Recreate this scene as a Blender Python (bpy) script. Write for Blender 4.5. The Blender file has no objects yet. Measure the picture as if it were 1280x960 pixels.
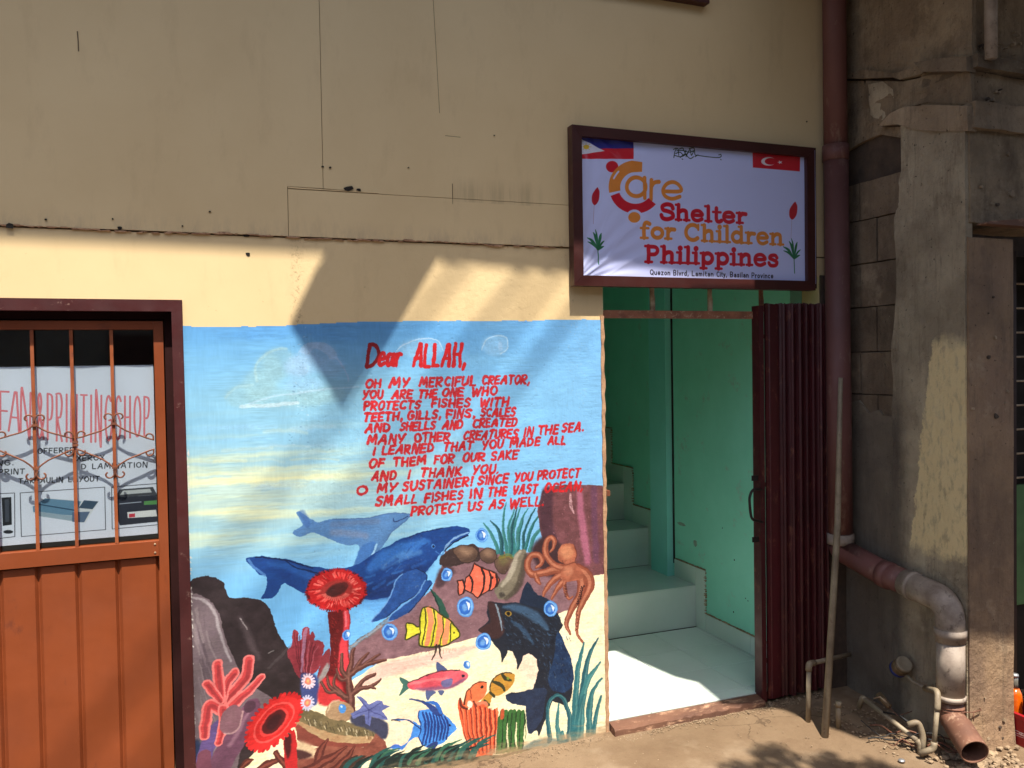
import bpy, bmesh, math, random
import numpy as np
from mathutils import Vector, Matrix, Quaternion

random.seed(7)
rng = np.random.RandomState(11)
S = bpy.context.scene
C = S.collection
rad = math.radians

# ------------------------------------------------------------------ camera
# world: wall face is the plane y=0, x runs right along it, z is up (metres)
YAW, PITCH, ROLL = rad(20.938), rad(-1.388), rad(-0.917)
CAM = Vector((0.0, -3.2078, 1.6))
cam_d = bpy.data.cameras.new('camera')
cam = bpy.data.objects.new('camera', cam_d); C.objects.link(cam)
fw = Vector((math.sin(YAW), math.cos(YAW), 0)); rt = Vector((math.cos(YAW), -math.sin(YAW), 0)); up = Vector((0, 0, 1))
f2 = fw*math.cos(PITCH) + up*math.sin(PITCH); u2 = -fw*math.sin(PITCH) + up*math.cos(PITCH)
r3 = rt*math.cos(ROLL) + u2*math.sin(ROLL); u3 = -rt*math.sin(ROLL) + u2*math.cos(ROLL)
M = Matrix.Identity(4)
for i in range(3):
    M[i][0] = r3[i]; M[i][1] = u3[i]; M[i][2] = -f2[i]; M[i][3] = CAM[i]
cam.matrix_world = M
FPX = 1040.0
cam_d.sensor_width = 36.0; cam_d.lens = 36.0*FPX/1280.0
cam_d.clip_start = 0.05; cam_d.clip_end = 500
S.camera = cam
S.render.resolution_x = 1024; S.render.resolution_y = 768

# ------------------------------------------------------------------ light
SUN = Vector((0.05, 1.0, -2.25)).normalized()          # the way the sunlight travels
ELEV = math.asin(-SUN.z)
w = bpy.data.worlds.new('World'); S.world = w; w.use_nodes = True
nt = w.node_tree; nt.nodes.clear()
sky = nt.nodes.new('ShaderNodeTexSky'); sky.sky_type = 'NISHITA'; sky.sun_disc = False
sky.sun_elevation = ELEV; sky.sun_rotation = math.atan2(-SUN.x, -SUN.y); sky.dust_density = 2.0
bg = nt.nodes.new('ShaderNodeBackground'); bg.inputs[1].default_value = 0.13
wo = nt.nodes.new('ShaderNodeOutputWorld')
nt.links.new(sky.outputs[0], bg.inputs[0]); nt.links.new(bg.outputs[0], wo.inputs[0])
sd = bpy.data.lights.new('sun', 'SUN'); sd.energy = 5.0; sd.angle = rad(0.55); sd.color = (1.0, 0.93, 0.82)
so = bpy.data.objects.new('sun', sd); C.objects.link(so); so.rotation_euler = SUN.to_track_quat('-Z', 'Y').to_euler()
so.location = (0, -3, 8)
S.view_settings.view_transform = 'Standard'; S.view_settings.look = 'None'
S.view_settings.exposure = 0.96; S.view_settings.gamma = 1.0
S.render.engine = 'CYCLES'
S.cycles.max_bounces = 12; S.cycles.diffuse_bounces = 8

# ------------------------------------------------------------------ survey: photo measurement -> point on a real plane
def ray(x, y):
    return r3*((x-640)/FPX) - u3*((y-480)/FPX) + f2
def on(ax, v, x, y):
    d = ray(x, y); return CAM + d*((v-CAM[ax])/d[ax])
def wl(x, y, Y=0.0): return on(1, Y, x, y)

# ------------------------------------------------------------------ object helpers
def tag(o, label=None, cat=None, group=None, kind=None):
    if label: o['label'] = label
    if cat: o['category'] = cat
    if group: o['group'] = group
    if kind: o['kind'] = kind
    return o
def thing(name, label, cat, loc=(0, 0, 0), group=None):
    o = bpy.data.objects.new(name, None); C.objects.link(o); o.location = loc
    o.empty_display_size = 0.05
    return tag(o, label, cat, group)
def base_of(p):
    v = Vector((0, 0, 0))
    while p is not None:
        v = v + p.location; p = p.parent
    return v
def link(name, me, m, parent=None, smooth=False):
    o = bpy.data.objects.new(name, me); C.objects.link(o)
    if m is not None and not me.materials: me.materials.append(m)
    if parent is not None:
        o.parent = parent; b = base_of(parent)
        me.transform(Matrix.Translation(-b))
    if smooth:
        for p in me.polygons: p.use_smooth = True
    return o
def obj(name, bm, m, parent=None, smooth=False, bevel=0.0, seg=1):
    if bevel:
        bmesh.ops.bevel(bm, geom=[e for e in bm.edges if e.calc_face_angle(0) > 0.5], offset=bevel, segments=seg, affect='EDGES')
    bmesh.ops.recalc_face_normals(bm, faces=bm.faces)
    me = bpy.data.meshes.new(name); bm.to_mesh(me); bm.free()
    return link(name, me, m, parent, smooth)
def copy_to(o, loc, parent=None):
    c = o.copy(); C.objects.link(c); c.parent = parent; c.location = loc
    return c
def copy_tree(o, parent=None, loc=None):
    c = o.copy(); C.objects.link(c); c.parent = parent
    if loc is not None: c.location = loc
    for ch in list(o.children): copy_tree(ch, c)
    return c
def box(x0, x1, y0, y1, z0, z1, bm=None):
    bm = bm or bmesh.new()
    v = [bm.verts.new(p) for p in ((x0,y0,z0),(x1,y0,z0),(x1,y1,z0),(x0,y1,z0),(x0,y0,z1),(x1,y0,z1),(x1,y1,z1),(x0,y1,z1))]
    for f in ((0,3,2,1),(4,5,6,7),(0,1,5,4),(1,2,6,5),(2,3,7,6),(3,0,4,7)): bm.faces.new([v[i] for i in f])
    return bm
def prism_y(poly, y0, y1, bm=None):
    """polygon of (x,z) given depth from y0 to y1"""
    bm = bm or bmesh.new()
    a = [bm.verts.new((x, y0, z)) for x, z in poly]; b = [bm.verts.new((x, y1, z)) for x, z in poly]
    n = len(poly)
    bm.faces.new(a); bm.faces.new(b[::-1])
    for i in range(n): bm.faces.new((a[i], b[i], b[(i+1) % n], a[(i+1) % n]))
    return bm
def prism_x(poly, x0, x1, bm=None):
    bm = bm or bmesh.new()
    a = [bm.verts.new((x0, y, z)) for y, z in poly]; b = [bm.verts.new((x1, y, z)) for y, z in poly]
    n = len(poly)
    bm.faces.new(a); bm.faces.new(b[::-1])
    for i in range(n): bm.faces.new((a[i], b[i], b[(i+1) % n], a[(i+1) % n]))
    return bm
def prism_z(poly, z0, z1, bm=None):
    bm = bm or bmesh.new()
    a = [bm.verts.new((x, y, z0)) for x, y in poly]; b = [bm.verts.new((x, y, z1)) for x, y in poly]
    n = len(poly)
    bm.faces.new(a); bm.faces.new(b[::-1])
    for i in range(n): bm.faces.new((a[i], b[i], b[(i+1) % n], a[(i+1) % n]))
    return bm
def tube(pts, r, seg=12, bm=None, cap=True, squash=None):
    """round bar along a list of points; r a number or one radius per point"""
    bm = bm or bmesh.new()
    pts = [Vector(p) for p in pts]; n = len(pts)
    rs = r if isinstance(r, (list, tuple)) else [r]*n
    t = (pts[1]-pts[0]).normalized()
    a = Vector((0, 0, 1)) if abs(t.z) < 0.9 else Vector((1, 0, 0))
    nrm = t.cross(a).normalized(); rings = []
    for i, p in enumerate(pts):
        t2 = (pts[min(i+1, n-1)] - pts[max(i-1, 0)]).normalized()
        q = t.rotation_difference(t2); nrm = (q @ nrm).normalized(); t = t2
        b = t.cross(nrm)
        ring = []
        for k in range(seg):
            an = 2*math.pi*k/seg
            ring.append(bm.verts.new(p + (nrm*math.cos(an) + b*math.sin(an))*rs[i]))
        rings.append(ring)
    for i in range(n-1):
        for k in range(seg):
            bm.faces.new((rings[i][k], rings[i][(k+1) % seg], rings[i+1][(k+1) % seg], rings[i+1][k]))
    if cap:
        bm.faces.new(rings[0][::-1]); bm.faces.new(rings[-1])
    return bm
def bend(pts, r, n=6):
    """round the inner corners of a polyline with radius r"""
    pts = [Vector(p) for p in pts]; out = [pts[0]]
    for i in range(1, len(pts)-1):
        a = (pts[i-1]-pts[i]); b = (pts[i+1]-pts[i])
        k = min(r, a.length*0.49, b.length*0.49)
        p0 = pts[i]+a.normalized()*k; p1 = pts[i]+b.normalized()*k
        for j in range(n+1):
            u = j/n
            out.append(p0*(1-u)**2 + pts[i]*2*u*(1-u) + p1*u*u)
    out.append(pts[-1]); return out
def lathe(prof, seg=20, bm=None, at=(0, 0, 0)):
    bm = bm or bmesh.new(); at = Vector(at); rings = []
    for r, z in prof:
        rings.append([bm.verts.new(at+Vector((r*math.cos(2*math.pi*k/seg), r*math.sin(2*math.pi*k/seg), z))) for k in range(seg)])
    for i in range(len(rings)-1):
        for k in range(seg):
            bm.faces.new((rings[i][k], rings[i][(k+1) % seg], rings[i+1][(k+1) % seg], rings[i+1][k]))
    bm.faces.new(rings[0][::-1]); bm.faces.new(rings[-1])
    return bm
def turn(bm, m, verts=None):
    bmesh.ops.transform(bm, matrix=m, verts=verts or bm.verts); return bm

# ------------------------------------------------------------------ materials
def srgb(r, g, b):
    f = lambda c: (c/255/12.92) if c/255 <= 0.04045 else ((c/255+0.055)/1.055)**2.4
    return (f(r), f(g), f(b), 1)
class Nodes:
    def __init__(s, name):
        s.m = bpy.data.materials.new(name); s.m.use_nodes = True; s.t = s.m.node_tree; s.t.nodes.clear()
        s.out = s.n('ShaderNodeOutputMaterial'); s.b = s.n('ShaderNodeBsdfPrincipled')
        s.l(s.b.outputs[0], s.out.inputs[0]); s.co = s.n('ShaderNodeNewGeometry').outputs['Position']
    def n(s, t, **k):
        x = s.t.nodes.new(t)
        for a, v in k.items(): setattr(x, a, v)
        return x
    def l(s, a, b): s.t.links.new(a, b)
    def noise(s, scale, detail=6, rough=0.6, stretch=None, w=0.0):
        x = s.n('ShaderNodeTexNoise'); x.inputs['Scale'].default_value = scale; x.inputs['Detail'].default_value = detail
        x.inputs['Roughness'].default_value = rough
        mp = s.n('ShaderNodeMapping'); mp.inputs['Location'].default_value = (w, w*0.7, w*1.3)
        if stretch: mp.inputs['Scale'].default_value = stretch
        s.l(s.co, mp.inputs[0]); s.l(mp.outputs[0], x.inputs['Vector'])
        return x.outputs['Fac']
    def ramp(s, fac, a, b, lo=0.0, hi=1.0):
        r = s.n('ShaderNodeMapRange'); r.clamp = True
        if a > b: a, b, lo, hi = b, a, hi, lo
        r.inputs[1].default_value = a; r.inputs[2].default_value = b; r.inputs[3].default_value = lo; r.inputs[4].default_value = hi
        s.l(fac, r.inputs[0]); return r.outputs[0]
    def mix(s, fac, c1, c2, mode='MIX'):
        x = s.n('ShaderNodeMix', data_type='RGBA', blend_type=mode)
        for sock, v in ((x.inputs[0], fac), (x.inputs[6], c1), (x.inputs[7], c2)):
            if isinstance(v, (int, float)): sock.default_value = v
            elif isinstance(v, (tuple, list)): sock.default_value = v
            else: s.l(v, sock)
        return x.outputs[2]
    def gray(s, v):
        x = s.n('ShaderNodeCombineColor'); [s.l(v, x.inputs[i]) for i in range(3)]; return x.outputs[0]
    def math(s, op, a, b=0.0):
        x = s.n('ShaderNodeMath', operation=op)
        for sock, v in ((x.inputs[0], a), (x.inputs[1], b)):
            if isinstance(v, (int, float)): sock.default_value = v
            else: s.l(v, sock)
        return x.outputs[0]
    def bump(s, h, strength, dist, prev=None):
        x = s.n('ShaderNodeBump'); x.inputs['Strength'].default_value = strength; x.inputs['Distance'].default_value = dist
        s.l(h, x.inputs['Height'])
        if prev is not None: s.l(prev, x.inputs['Normal'])
        return x.outputs[0]
    def done(s, col, rough=0.7, normal=None, metal=0.0, spec=0.5):
        for k, v in (('Base Color', col), ('Roughness', rough), ('Metallic', metal), ('Specular IOR Level', spec)):
            if isinstance(v, (int, float, tuple, list)): s.b.inputs[k].default_value = v
            else: s.l(v, s.b.inputs[k])
        if normal is not None: s.l(normal, s.b.inputs['Normal'])
        return s.m
def paintmat(name, c, c2=None, rough=0.5, scale=6, bscale=60, bstr=0.3, bdist=0.002, spots=None, spotamt=0.12, stretch=None, metal=0.0, spec=0.4, vary=0.0, dent=0.0, rvar=0.1):
    """two-tone worn surface with fine relief and optional scattered stains"""
    s = Nodes(name); c2 = c2 or tuple(min(1, x*0.7) for x in c[:3])+(1,)
    col = s.mix(s.ramp(s.noise(scale, 7, 0.65, stretch), 0.35, 0.68), c, c2)
    if spots:
        f = s.ramp(s.noise(scale*3.3, 9, 0.75, stretch, 3.1), 0.62-spotamt*0.5, 0.68, 0, 1)
        col = s.mix(f, col, spots)
    oi = s.n('ShaderNodeObjectInfo'); k_ = s.ramp(oi.outputs['Random'], 0, 1, 1-vary, 1+vary*.4)
    if vary: col = s.mix(1.0, col, s.gray(k_), 'MULTIPLY')
    h = s.noise(bscale, 8, 0.7, None, 5.0)
    rg = s.ramp(s.noise(scale*2, 5, 0.6, None, 9.0), 0.3, 0.7, max(0.05, rough-rvar), min(1, rough+rvar*1.2))
    nb_ = s.bump(s.noise(3.1, 3, .5, None, 8), dent, .03) if dent else None
    return s.done(col, rg, s.bump(h, bstr, bdist, nb_), metal, spec)
# ------------------------------------------------------------------ a small paint box: flat print and brushwork as pixels made here
def vnoise(h, w, cx, cy, seed=0, octs=4, gain=0.55):
    """smooth value noise, cells of cx by cy pixels"""
    r = np.random.RandomState(seed); out = np.zeros((h, w), np.float32); amp = 1.0; tot = 0
    for o in range(octs):
        gx = max(2, int(w/cx)+3); gy = max(2, int(h/cy)+3)
        g = r.rand(gy, gx).astype(np.float32)
        yy = np.arange(h)/cy; xx = np.arange(w)/cx
        yi = np.minimum(yy.astype(int), gy-2); xi = np.minimum(xx.astype(int), gx-2)
        fy = (yy-yi)[:, None]; fx = (xx-xi)[None, :]
        fy = fy*fy*(3-2*fy); fx = fx*fx*(3-2*fx)
        a = g[yi][:, xi]; b = g[yi][:, xi+1]; c = g[yi+1][:, xi]; d = g[yi+1][:, xi+1]
        out += amp*((a*(1-fx)+b*fx)*(1-fy)+(c*(1-fx)+d*fx)*fy); tot += amp
        amp *= gain; cx = max(1.5, cx/2); cy = max(1.5, cy/2)
    return out/tot
def smooth_pts(p, n=5, closed=True):
    p = np.asarray(p, float); m = len(p); out = []
    rngi = range(m) if closed else range(m-1)
    for i in rngi:
        p0, p1, p2, p3 = (p[(i-1) % m], p[i], p[(i+1) % m], p[(i+2) % m]) if closed else (p[max(i-1, 0)], p[i], p[i+1], p[min(i+2, m-1)])
        for k in range(n):
            t = k/n
            out.append(0.5*((2*p1)+(p2-p0)*t+(2*p0-5*p1+4*p2-p3)*t*t+(3*p1-p0-3*p2+p3)*t**3))
    if not closed: out.append(p[-1])
    return np.array(out)
class Canvas:
    def __init__(s, x0, x1, z0, z1, ppm, color, plane=0.0):
        s.x0, s.x1, s.z0, s.z1, s.ppm = x0, x1, z0, z1, ppm
        s.w = int(round((x1-x0)*ppm)); s.h = int(round((z1-z0)*ppm))
        s.px = np.zeros((s.h, s.w, 3), np.float32); s.px[:] = np.array(color, np.float32)/255
        s.id = np.zeros((s.h, s.w), np.int16); s.cur = 0; s.plane = plane
        s.tx = lambda p: p; s.k = ppm/300.0        # k: canvas pixels per photo pixel, roughly
        s.nz = vnoise(s.h, s.w, 6, 2.5, 5, 3)
        s.nzb = vnoise(s.h, s.w, 26, 20, 8, 4)
    def P(s, pts):
        """photo measurements -> canvas pixels, by way of the wall plane"""
        out = []
        for q in pts:
            x, y = s.tx(q); v = wl(x, y, s.plane)
            out.append(((v.x-s.x0)*s.ppm, (s.z1-v.z)*s.ppm))
        return np.array(out)
    def put(s, x0, y0, mask, color, a=1.0, tex=0.10, claim=True, color2=None, gfac=None):
        h, w = mask.shape
        sl = (slice(y0, y0+h), slice(x0, x0+w))
        col = np.array(color, np.float32)/255
        if color2 is not None:
            g = (gfac if gfac is not None else s.nzb[sl]); g = np.clip(g, 0, 1)[..., None]
            col = col*(1-g)+np.array(color2, np.float32)/255*g
        col = col*(1+tex*(s.nz[sl]-0.5)*2)[..., None]*(1+tex*0.8*(s.nzb[sl]-0.5)*2)[..., None]
        m = (mask*a)[..., None]
        s.px[sl] = s.px[sl]*(1-m)+col*m
        if claim and s.cur:
            s.id[sl][mask > 0.5] = s.cur
    def box(s, p, pad):
        x0 = int(max(0, math.floor(p[:, 0].min()-pad))); x1 = int(min(s.w, math.ceil(p[:, 0].max()+pad)))
        y0 = int(max(0, math.floor(p[:, 1].min()-pad))); y1 = int(min(s.h, math.ceil(p[:, 1].max()+pad)))
        return x0, x1, y0, y1
    def inside(s, p, x0, x1, y0, y1):
        acc = np.zeros((y1-y0, x1-x0), np.float32)
        X = np.arange(x0, x1)
        for sub in (0.25, 0.75):
            Y = np.arange(y0, y1)+sub
            cr = np.zeros((y1-y0, x1-x0), np.float32)
            # coverage along x by exact crossing position: parity of clamped ramps
            for i in range(len(p)):
                ax, ay = p[i]; bx, by = p[(i+1) % len(p)]
                if ay == by: continue
                lo, hi = min(ay, by), max(ay, by)
                r0 = max(0, int(math.ceil(lo-y0-sub))); r1 = min(y1-y0, int(math.ceil(hi-y0-sub)))
                if r1 <= r0: continue
                yy = Y[r0:r1]; xc = ax+(yy-ay)*(bx-ax)/(by-ay)
                sgn = 1.0 if by > ay else -1.0
                cr[r0:r1] += sgn*np.clip(X[None, :]+1-xc[:, None], 0, 1)
            acc += np.clip(np.abs(cr), 0, 1)*0.5
        return acc
    def poly(s, pts, color, smooth=True, soft=0, edge=0.0, raw=False, **k):
        p = np.asarray(pts, float) if raw else s.P(pts)
        if smooth: p = smooth_pts(p)
        if edge:
            p = p + (np.random.RandomState(len(p)).rand(*p.shape)-0.5)*edge*0.42*s.k
        x0, x1, y0, y1 = s.box(p, soft*2+1)
        if x1 <= x0 or y1 <= y0: return None
        m = s.inside(p, x0, x1, y0, y1)
        if soft: m = blur(m, soft)
        s.put(x0, y0, m, color, **k); return (x0, y0, m)
    def stroke(s, pts, width, color, smooth=True, closed=False, raw=False, soft=0.5, dry=0.0, **k):
        """a brush line; width in photo pixels, one value or one per point"""
        p = np.asarray(pts, float) if raw else s.P(pts)
        n0 = len(p)
        ws = np.array(width if isinstance(width, (list, tuple, np.ndarray)) else [width]*n0, float)*s.k/2
        if len(ws) != n0: ws = np.interp(np.linspace(0, 1, n0), np.linspace(0, 1, len(ws)), ws)
        if smooth and n0 > 2:
            q = smooth_pts(np.column_stack([p, ws]), 5, closed); p, ws = q[:, :2], np.maximum(q[:, 2], 0.2)
            if closed: p = np.vstack([p, p[:1]]); ws = np.append(ws, ws[0])
        elif closed: p = np.vstack([p, p[:1]]); ws = np.append(ws, ws[0])
        x0, x1, y0, y1 = s.box(p, ws.max()+2+soft*2)
        if x1 <= x0 or y1 <= y0: return None
        m = np.zeros((y1-y0, x1-x0), np.float32)
        for i in range(len(p)-1):
            a, b = p[i], p[i+1]; R = max(ws[i], ws[i+1])+1.5+soft
            u0 = max(x0, int(min(a[0], b[0])-R)); u1 = min(x1, int(max(a[0], b[0])+R)+2)
            v0 = max(y0, int(min(a[1], b[1])-R)); v1 = min(y1, int(max(a[1], b[1])+R)+2)
            if u1 <= u0 or v1 <= v0: continue
            yy, xx = np.mgrid[v0:v1, u0:u1]; xx = xx+0.5; yy = yy+0.5
            d = b-a; L = max(1e-6, (d**2).sum())
            t = np.clip(((xx-a[0])*d[0]+(yy-a[1])*d[1])/L, 0, 1)
            dist = np.hypot(xx-a[0]-t*d[0], yy-a[1]-t*d[1])
            c = np.clip((ws[i]*(1-t)+ws[i+1]*t - dist)/max(soft, 0.5)*0.5+0.5, 0, 1)
            sl = m[v0-y0:v1-y0, u0-x0:u1-x0]; np.maximum(sl, c, out=sl)
        if dry: m = m*np.clip(1-dry*(s.nz[y0:y1, x0:x1]*2.2-0.6), 0, 1)
        s.put(x0, y0, m, color, **k); return (x0, y0, m)
    def ell(s, cx, cy, rx, ry, color, rot=0, **k):
        a = np.linspace(0, 2*math.pi, 25)[:-1]; c, sn = math.cos(rot), math.sin(rot)
        return s.poly([(cx+rx*math.cos(t)*c-ry*math.sin(t)*sn, cy+rx*math.cos(t)*sn+ry*math.sin(t)*c) for t in a], color, **k)
    def image(s, name):
        im = bpy.data.images.new(name, s.w, s.h, alpha=False)
        buf = np.ones((s.h, s.w, 4), np.float32); buf[..., :3] = np.clip(s.px, 0, 1)[::-1]
        im.pixels.foreach_set(buf.ravel()); im.update(); im.pack()
        return im
def blur(m, r):
    r = int(max(1, round(r)))
    for _ in range(2):
        for ax in (0, 1):
            pw = [(0, 0), (0, 0)]; pw[ax] = (r+1, r)
            q = np.cumsum(np.pad(m, pw, mode='edge'), axis=ax, dtype=np.float64)
            n = m.shape[ax]
            hi = np.take(q, range(2*r+1, 2*r+1+n), axis=ax); lo = np.take(q, range(0, n), axis=ax)
            m = (hi-lo)/(2*r+1)
    return m.astype(np.float32)
def crop(x0, y0, k): return lambda q: (x0+q[0]/k, y0+q[1]/k)

# ---- hand lettering: strokes on a unit-high box, y up: (width, [polylines])
def arc(cx, cy, rx, ry, a0, a1, n=9):
    return [(cx+rx*math.cos(rad(a0+(a1-a0)*i/n)), cy+ry*math.sin(rad(a0+(a1-a0)*i/n))) for i in range(n+1)]
HAND = {
 'A': (.72, [[(0,0),(.38,1),(.5,1),(.66,0)],[(.14,.36),(.6,.36)]]), 'B': (.6, [[(0,0),(0,1),(.4,.98),(.5,.75),(.35,.53),(.05,.5)],[(.35,.53),(.56,.28),(.4,.02),(0,0)]]),
 'C': (.6, [arc(.34,.5,.34,.5,50,310)]), 'D': (.64, [[(0,0),(0,1)],[(0,1),(.35,.95),(.6,.55),(.4,.1),(0,0)]]),
 'E': (.52, [[(.5,1),(0,1),(0,0),(.5,0)],[(0,.52),(.42,.52)]]), 'F': (.5, [[(.5,1),(0,1),(0,0)],[(0,.5),(.4,.5)]]),
 'G': (.66, [arc(.34,.5,.34,.5,50,330)+[(.64,.45),(.4,.45)]]), 'H': (.6, [[(0,0),(0,1)],[(.56,0),(.56,1)],[(0,.5),(.56,.5)]]),
 'I': (.08, [[(.04,0),(.04,1)]]), 'K': (.6, [[(0,0),(0,1)],[(.55,1),(.02,.45),(.58,0)]]), 'L': (.48, [[(0,1),(0,0),(.46,0)]]),
 'M': (.84, [[(0,0),(.1,1),(.2,.98),(.4,.3),(.62,1),(.74,.98),(.8,0)]]), 'N': (.64, [[(0,0),(.04,1),(.14,1),(.5,0),(.58,0),(.62,1)]]),
 'O': (.66, [arc(.33,.5,.33,.5,90,450,14)]), 'P': (.54, [[(0,0),(0,1)],[(0,1),(.45,.95),(.5,.68),(.35,.46),(0,.44)]]),
 'R': (.6, [[(0,0),(0,.96)],[(-.04,1),(.4,1),(.56,.78),(.4,.52),(.1,.46),(.56,0)]]), 'S': (.56, [[(.54,.88),(.34,1),(.1,.9),(.06,.66),(.3,.52),(.5,.36),(.42,.08),(.2,0),(0,.12)]]),
 'T': (.62, [[(0,1),(.62,1)],[(.3,1),(.26,0)]]), 'U': (.6, [[(0,1),(.02,.2),(.2,0),(.4,.06),(.56,.3),(.58,1)]]), 'V': (.62, [[(0,1),(.26,0),(.34,0),(.62,1)]]),
 'W': (.9, [[(0,1),(.16,0),(.26,0),(.44,.8),(.62,0),(.7,0),(.9,1)]]), 'Y': (.6, [[(0,1),(.14,.55),(.36,.5)],[(.62,1),(.3,.35),(.12,0)]]),
 'X': (.6, [[(0,0),(.6,1)],[(0,1),(.6,0)]]), ',': (.14, [[(.12,.1),(.04,-.16)]]), '.': (.1, [[(.05,.02),(.06,.04)]]), '!': (.14, [[(.1,1),(.06,.35)],[(.04,.03),(.05,.05)]]),
 'e': (.42, [[(.05,.28),(.36,.32),(.3,.54),(.12,.52),(.02,.24),(.16,.02),(.4,.12)]]), 'a': (.44, [[(.34,.5),(.12,.5),(.02,.2),(.14,.02),(.32,.2),(.38,.52)],[(.38,.52),(.36,.1),(.44,.02)]]),
 'r': (.36, [[(.02,.5),(.04,.02)],[(.05,.3),(.2,.52),(.36,.5)]]), '&': (.7, [[(.66,.4),(.3,0),(.05,.2),(.42,.75),(.28,1),(.14,.78),(.66,0)]]),
}
def word(cv, text, xa, xb, yb, h, lw, color, slope=0.0, slant=0.17, font=HAND, gap=0.3, jit=0.03, seed=0, ya=None, yshape=None, **k):
    """lettering set between xa and xb (crop units) on a baseline; sheared like the brush hand"""
    r = random.Random(seed+len(text)*31+int(xa))
    xb -= 5
    tot = sum(font[c][0] if c != ' ' else .4 for c in text)+gap*(len(text)-1); kx = (xb-xa-slant*h*0.6)/tot
    x = 0.0
    for c in text:
        if c == ' ': x += .4+gap; continue
        wd, polys = font[c]; dy = (r.random()-.5)*jit*h; dx = (r.random()-.5)*jit*h; sh = 1+(r.random()-.5)*jit*1.5
        for pl in polys:
            pts = []
            for (u, v) in pl:
                X = xa+(x+u)*kx+v*h*slant+dx; hh = h; yy = yb
                if yshape: yy, hh = yshape(X)
                pts.append((X, yy+slope*(X-xa)-v*hh*sh+dy))
            cv.stroke(pts, lw, color, smooth=(len(pl) > 4), **k)
        x += wd+gap
# ---- slab serif print for the shelter sign: thick strokes plus flat serifs
def slab(*st, w=.6): return (w, st)
B = 1.0; X_ = .68
PRINT = {
 'S': (.78, [([(.7,.74),(.62,.94),(.36,1),(.12,.86),(.16,.62),(.4,.54),(.66,.42),(.7,.16),(.4,0),(.14,.06),(.06,.26)],1)]),
 'C': (.92, [(arc(.48,.5,.4,.48,45,315,12),1),([(.8,1),(.8,.68)],.6)]),
 'P': (.8, [([(.18,0),(.18,1)],1),([(.18,.97),(.56,.95),(.68,.74),(.54,.5),(.18,.48)],.9),([(0,0),(.38,0)],.6),([(0,1),(.3,1)],.6)]),
 'h': (.8, [([(.16,0),(.16,1)],1),([(.16,.48),(.36,.64),(.56,.6),(.6,.4),(.6,0)],1),([(0,0),(.32,0)],.6),([(.46,0),(.78,0)],.6),([(0,1),(.16,1)],.6)]),
 'e': (.7, [([(.06,.36),(.6,.38),(.52,.6),(.34,.67),(.12,.58),(.05,.34),(.14,.08),(.36,0),(.6,.12)],.9)]),
 'l': (.36, [([(.18,0),(.18,1)],1),([(0,0),(.36,0)],.6),([(0,1),(.18,1)],.6)]),
 't': (.48, [([(.2,.9),(.2,.14),(.34,0),(.48,.08)],1),([(0,.64),(.44,.64)],.6)]),
 'r': (.58, [([(.16,0),(.16,.64)],1),([(.16,.42),(.32,.62),(.52,.6)],1),([(0,0),(.36,0)],.6),([(0,.65),(.16,.65)],.6)]),
 'f': (.48, [([(.18,0),(.18,.8),(.3,1),(.48,.92)],1),([(0,.64),(.42,.64)],.6),([(0,0),(.38,0)],.6)]),
 'o': (.7, [(arc(.35,.34,.28,.31,90,450,14),1)]),
 'i': (.36, [([(.18,0),(.18,.64)],1),([(0,0),(.36,0)],.6),([(0,.65),(.18,.65)],.6),([(.17,.92),(.19,.93)],1.25)]),
 'd': (.76, [([(.58,0),(.58,1)],1),(arc(.32,.34,.26,.31,50,330,12),1),([(.42,1),(.58,1)],.6),([(.58,0),(.74,0)],.6)]),
 'n': (.8, [([(.16,0),(.16,.64)],1),([(.16,.44),(.36,.64),(.56,.6),(.6,.4),(.6,0)],1),([(0,0),(.32,0)],.6),([(.46,0),(.78,0)],.6),([(0,.65),(.16,.65)],.6)]),
 'p': (.76, [([(.16,-.3),(.16,.64)],1),(arc(.4,.34,.26,.31,-150,130,12),1),([(0,-.3),(.34,-.3)],.6),([(0,.65),(.16,.65)],.6)]),
 's': (.58, [([(.5,.5),(.4,.65),(.16,.62),(.1,.46),(.3,.36),(.5,.22),(.42,.02),(.16,0),(.05,.16)],.9)]),
}
def pword(cv, text, xa, xb, ya, yb, h, lw, color, gap=.08, **k):
    tot = sum(PRINT[c][0] for c in text)+gap*(len(text)-1); kx = (xb-xa)/tot; x = 0
    for c in text:
        wd, sts = PRINT[c]
        for pl, f in sts:
            pts = [(xa+(x+u)*kx, ya+(yb-ya)*((x+u)/tot)-v*h) for u, v in pl]
            cv.stroke(pts, lw*f, color, smooth=len(pl) > 3, **k)
        x += wd+gap
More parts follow.
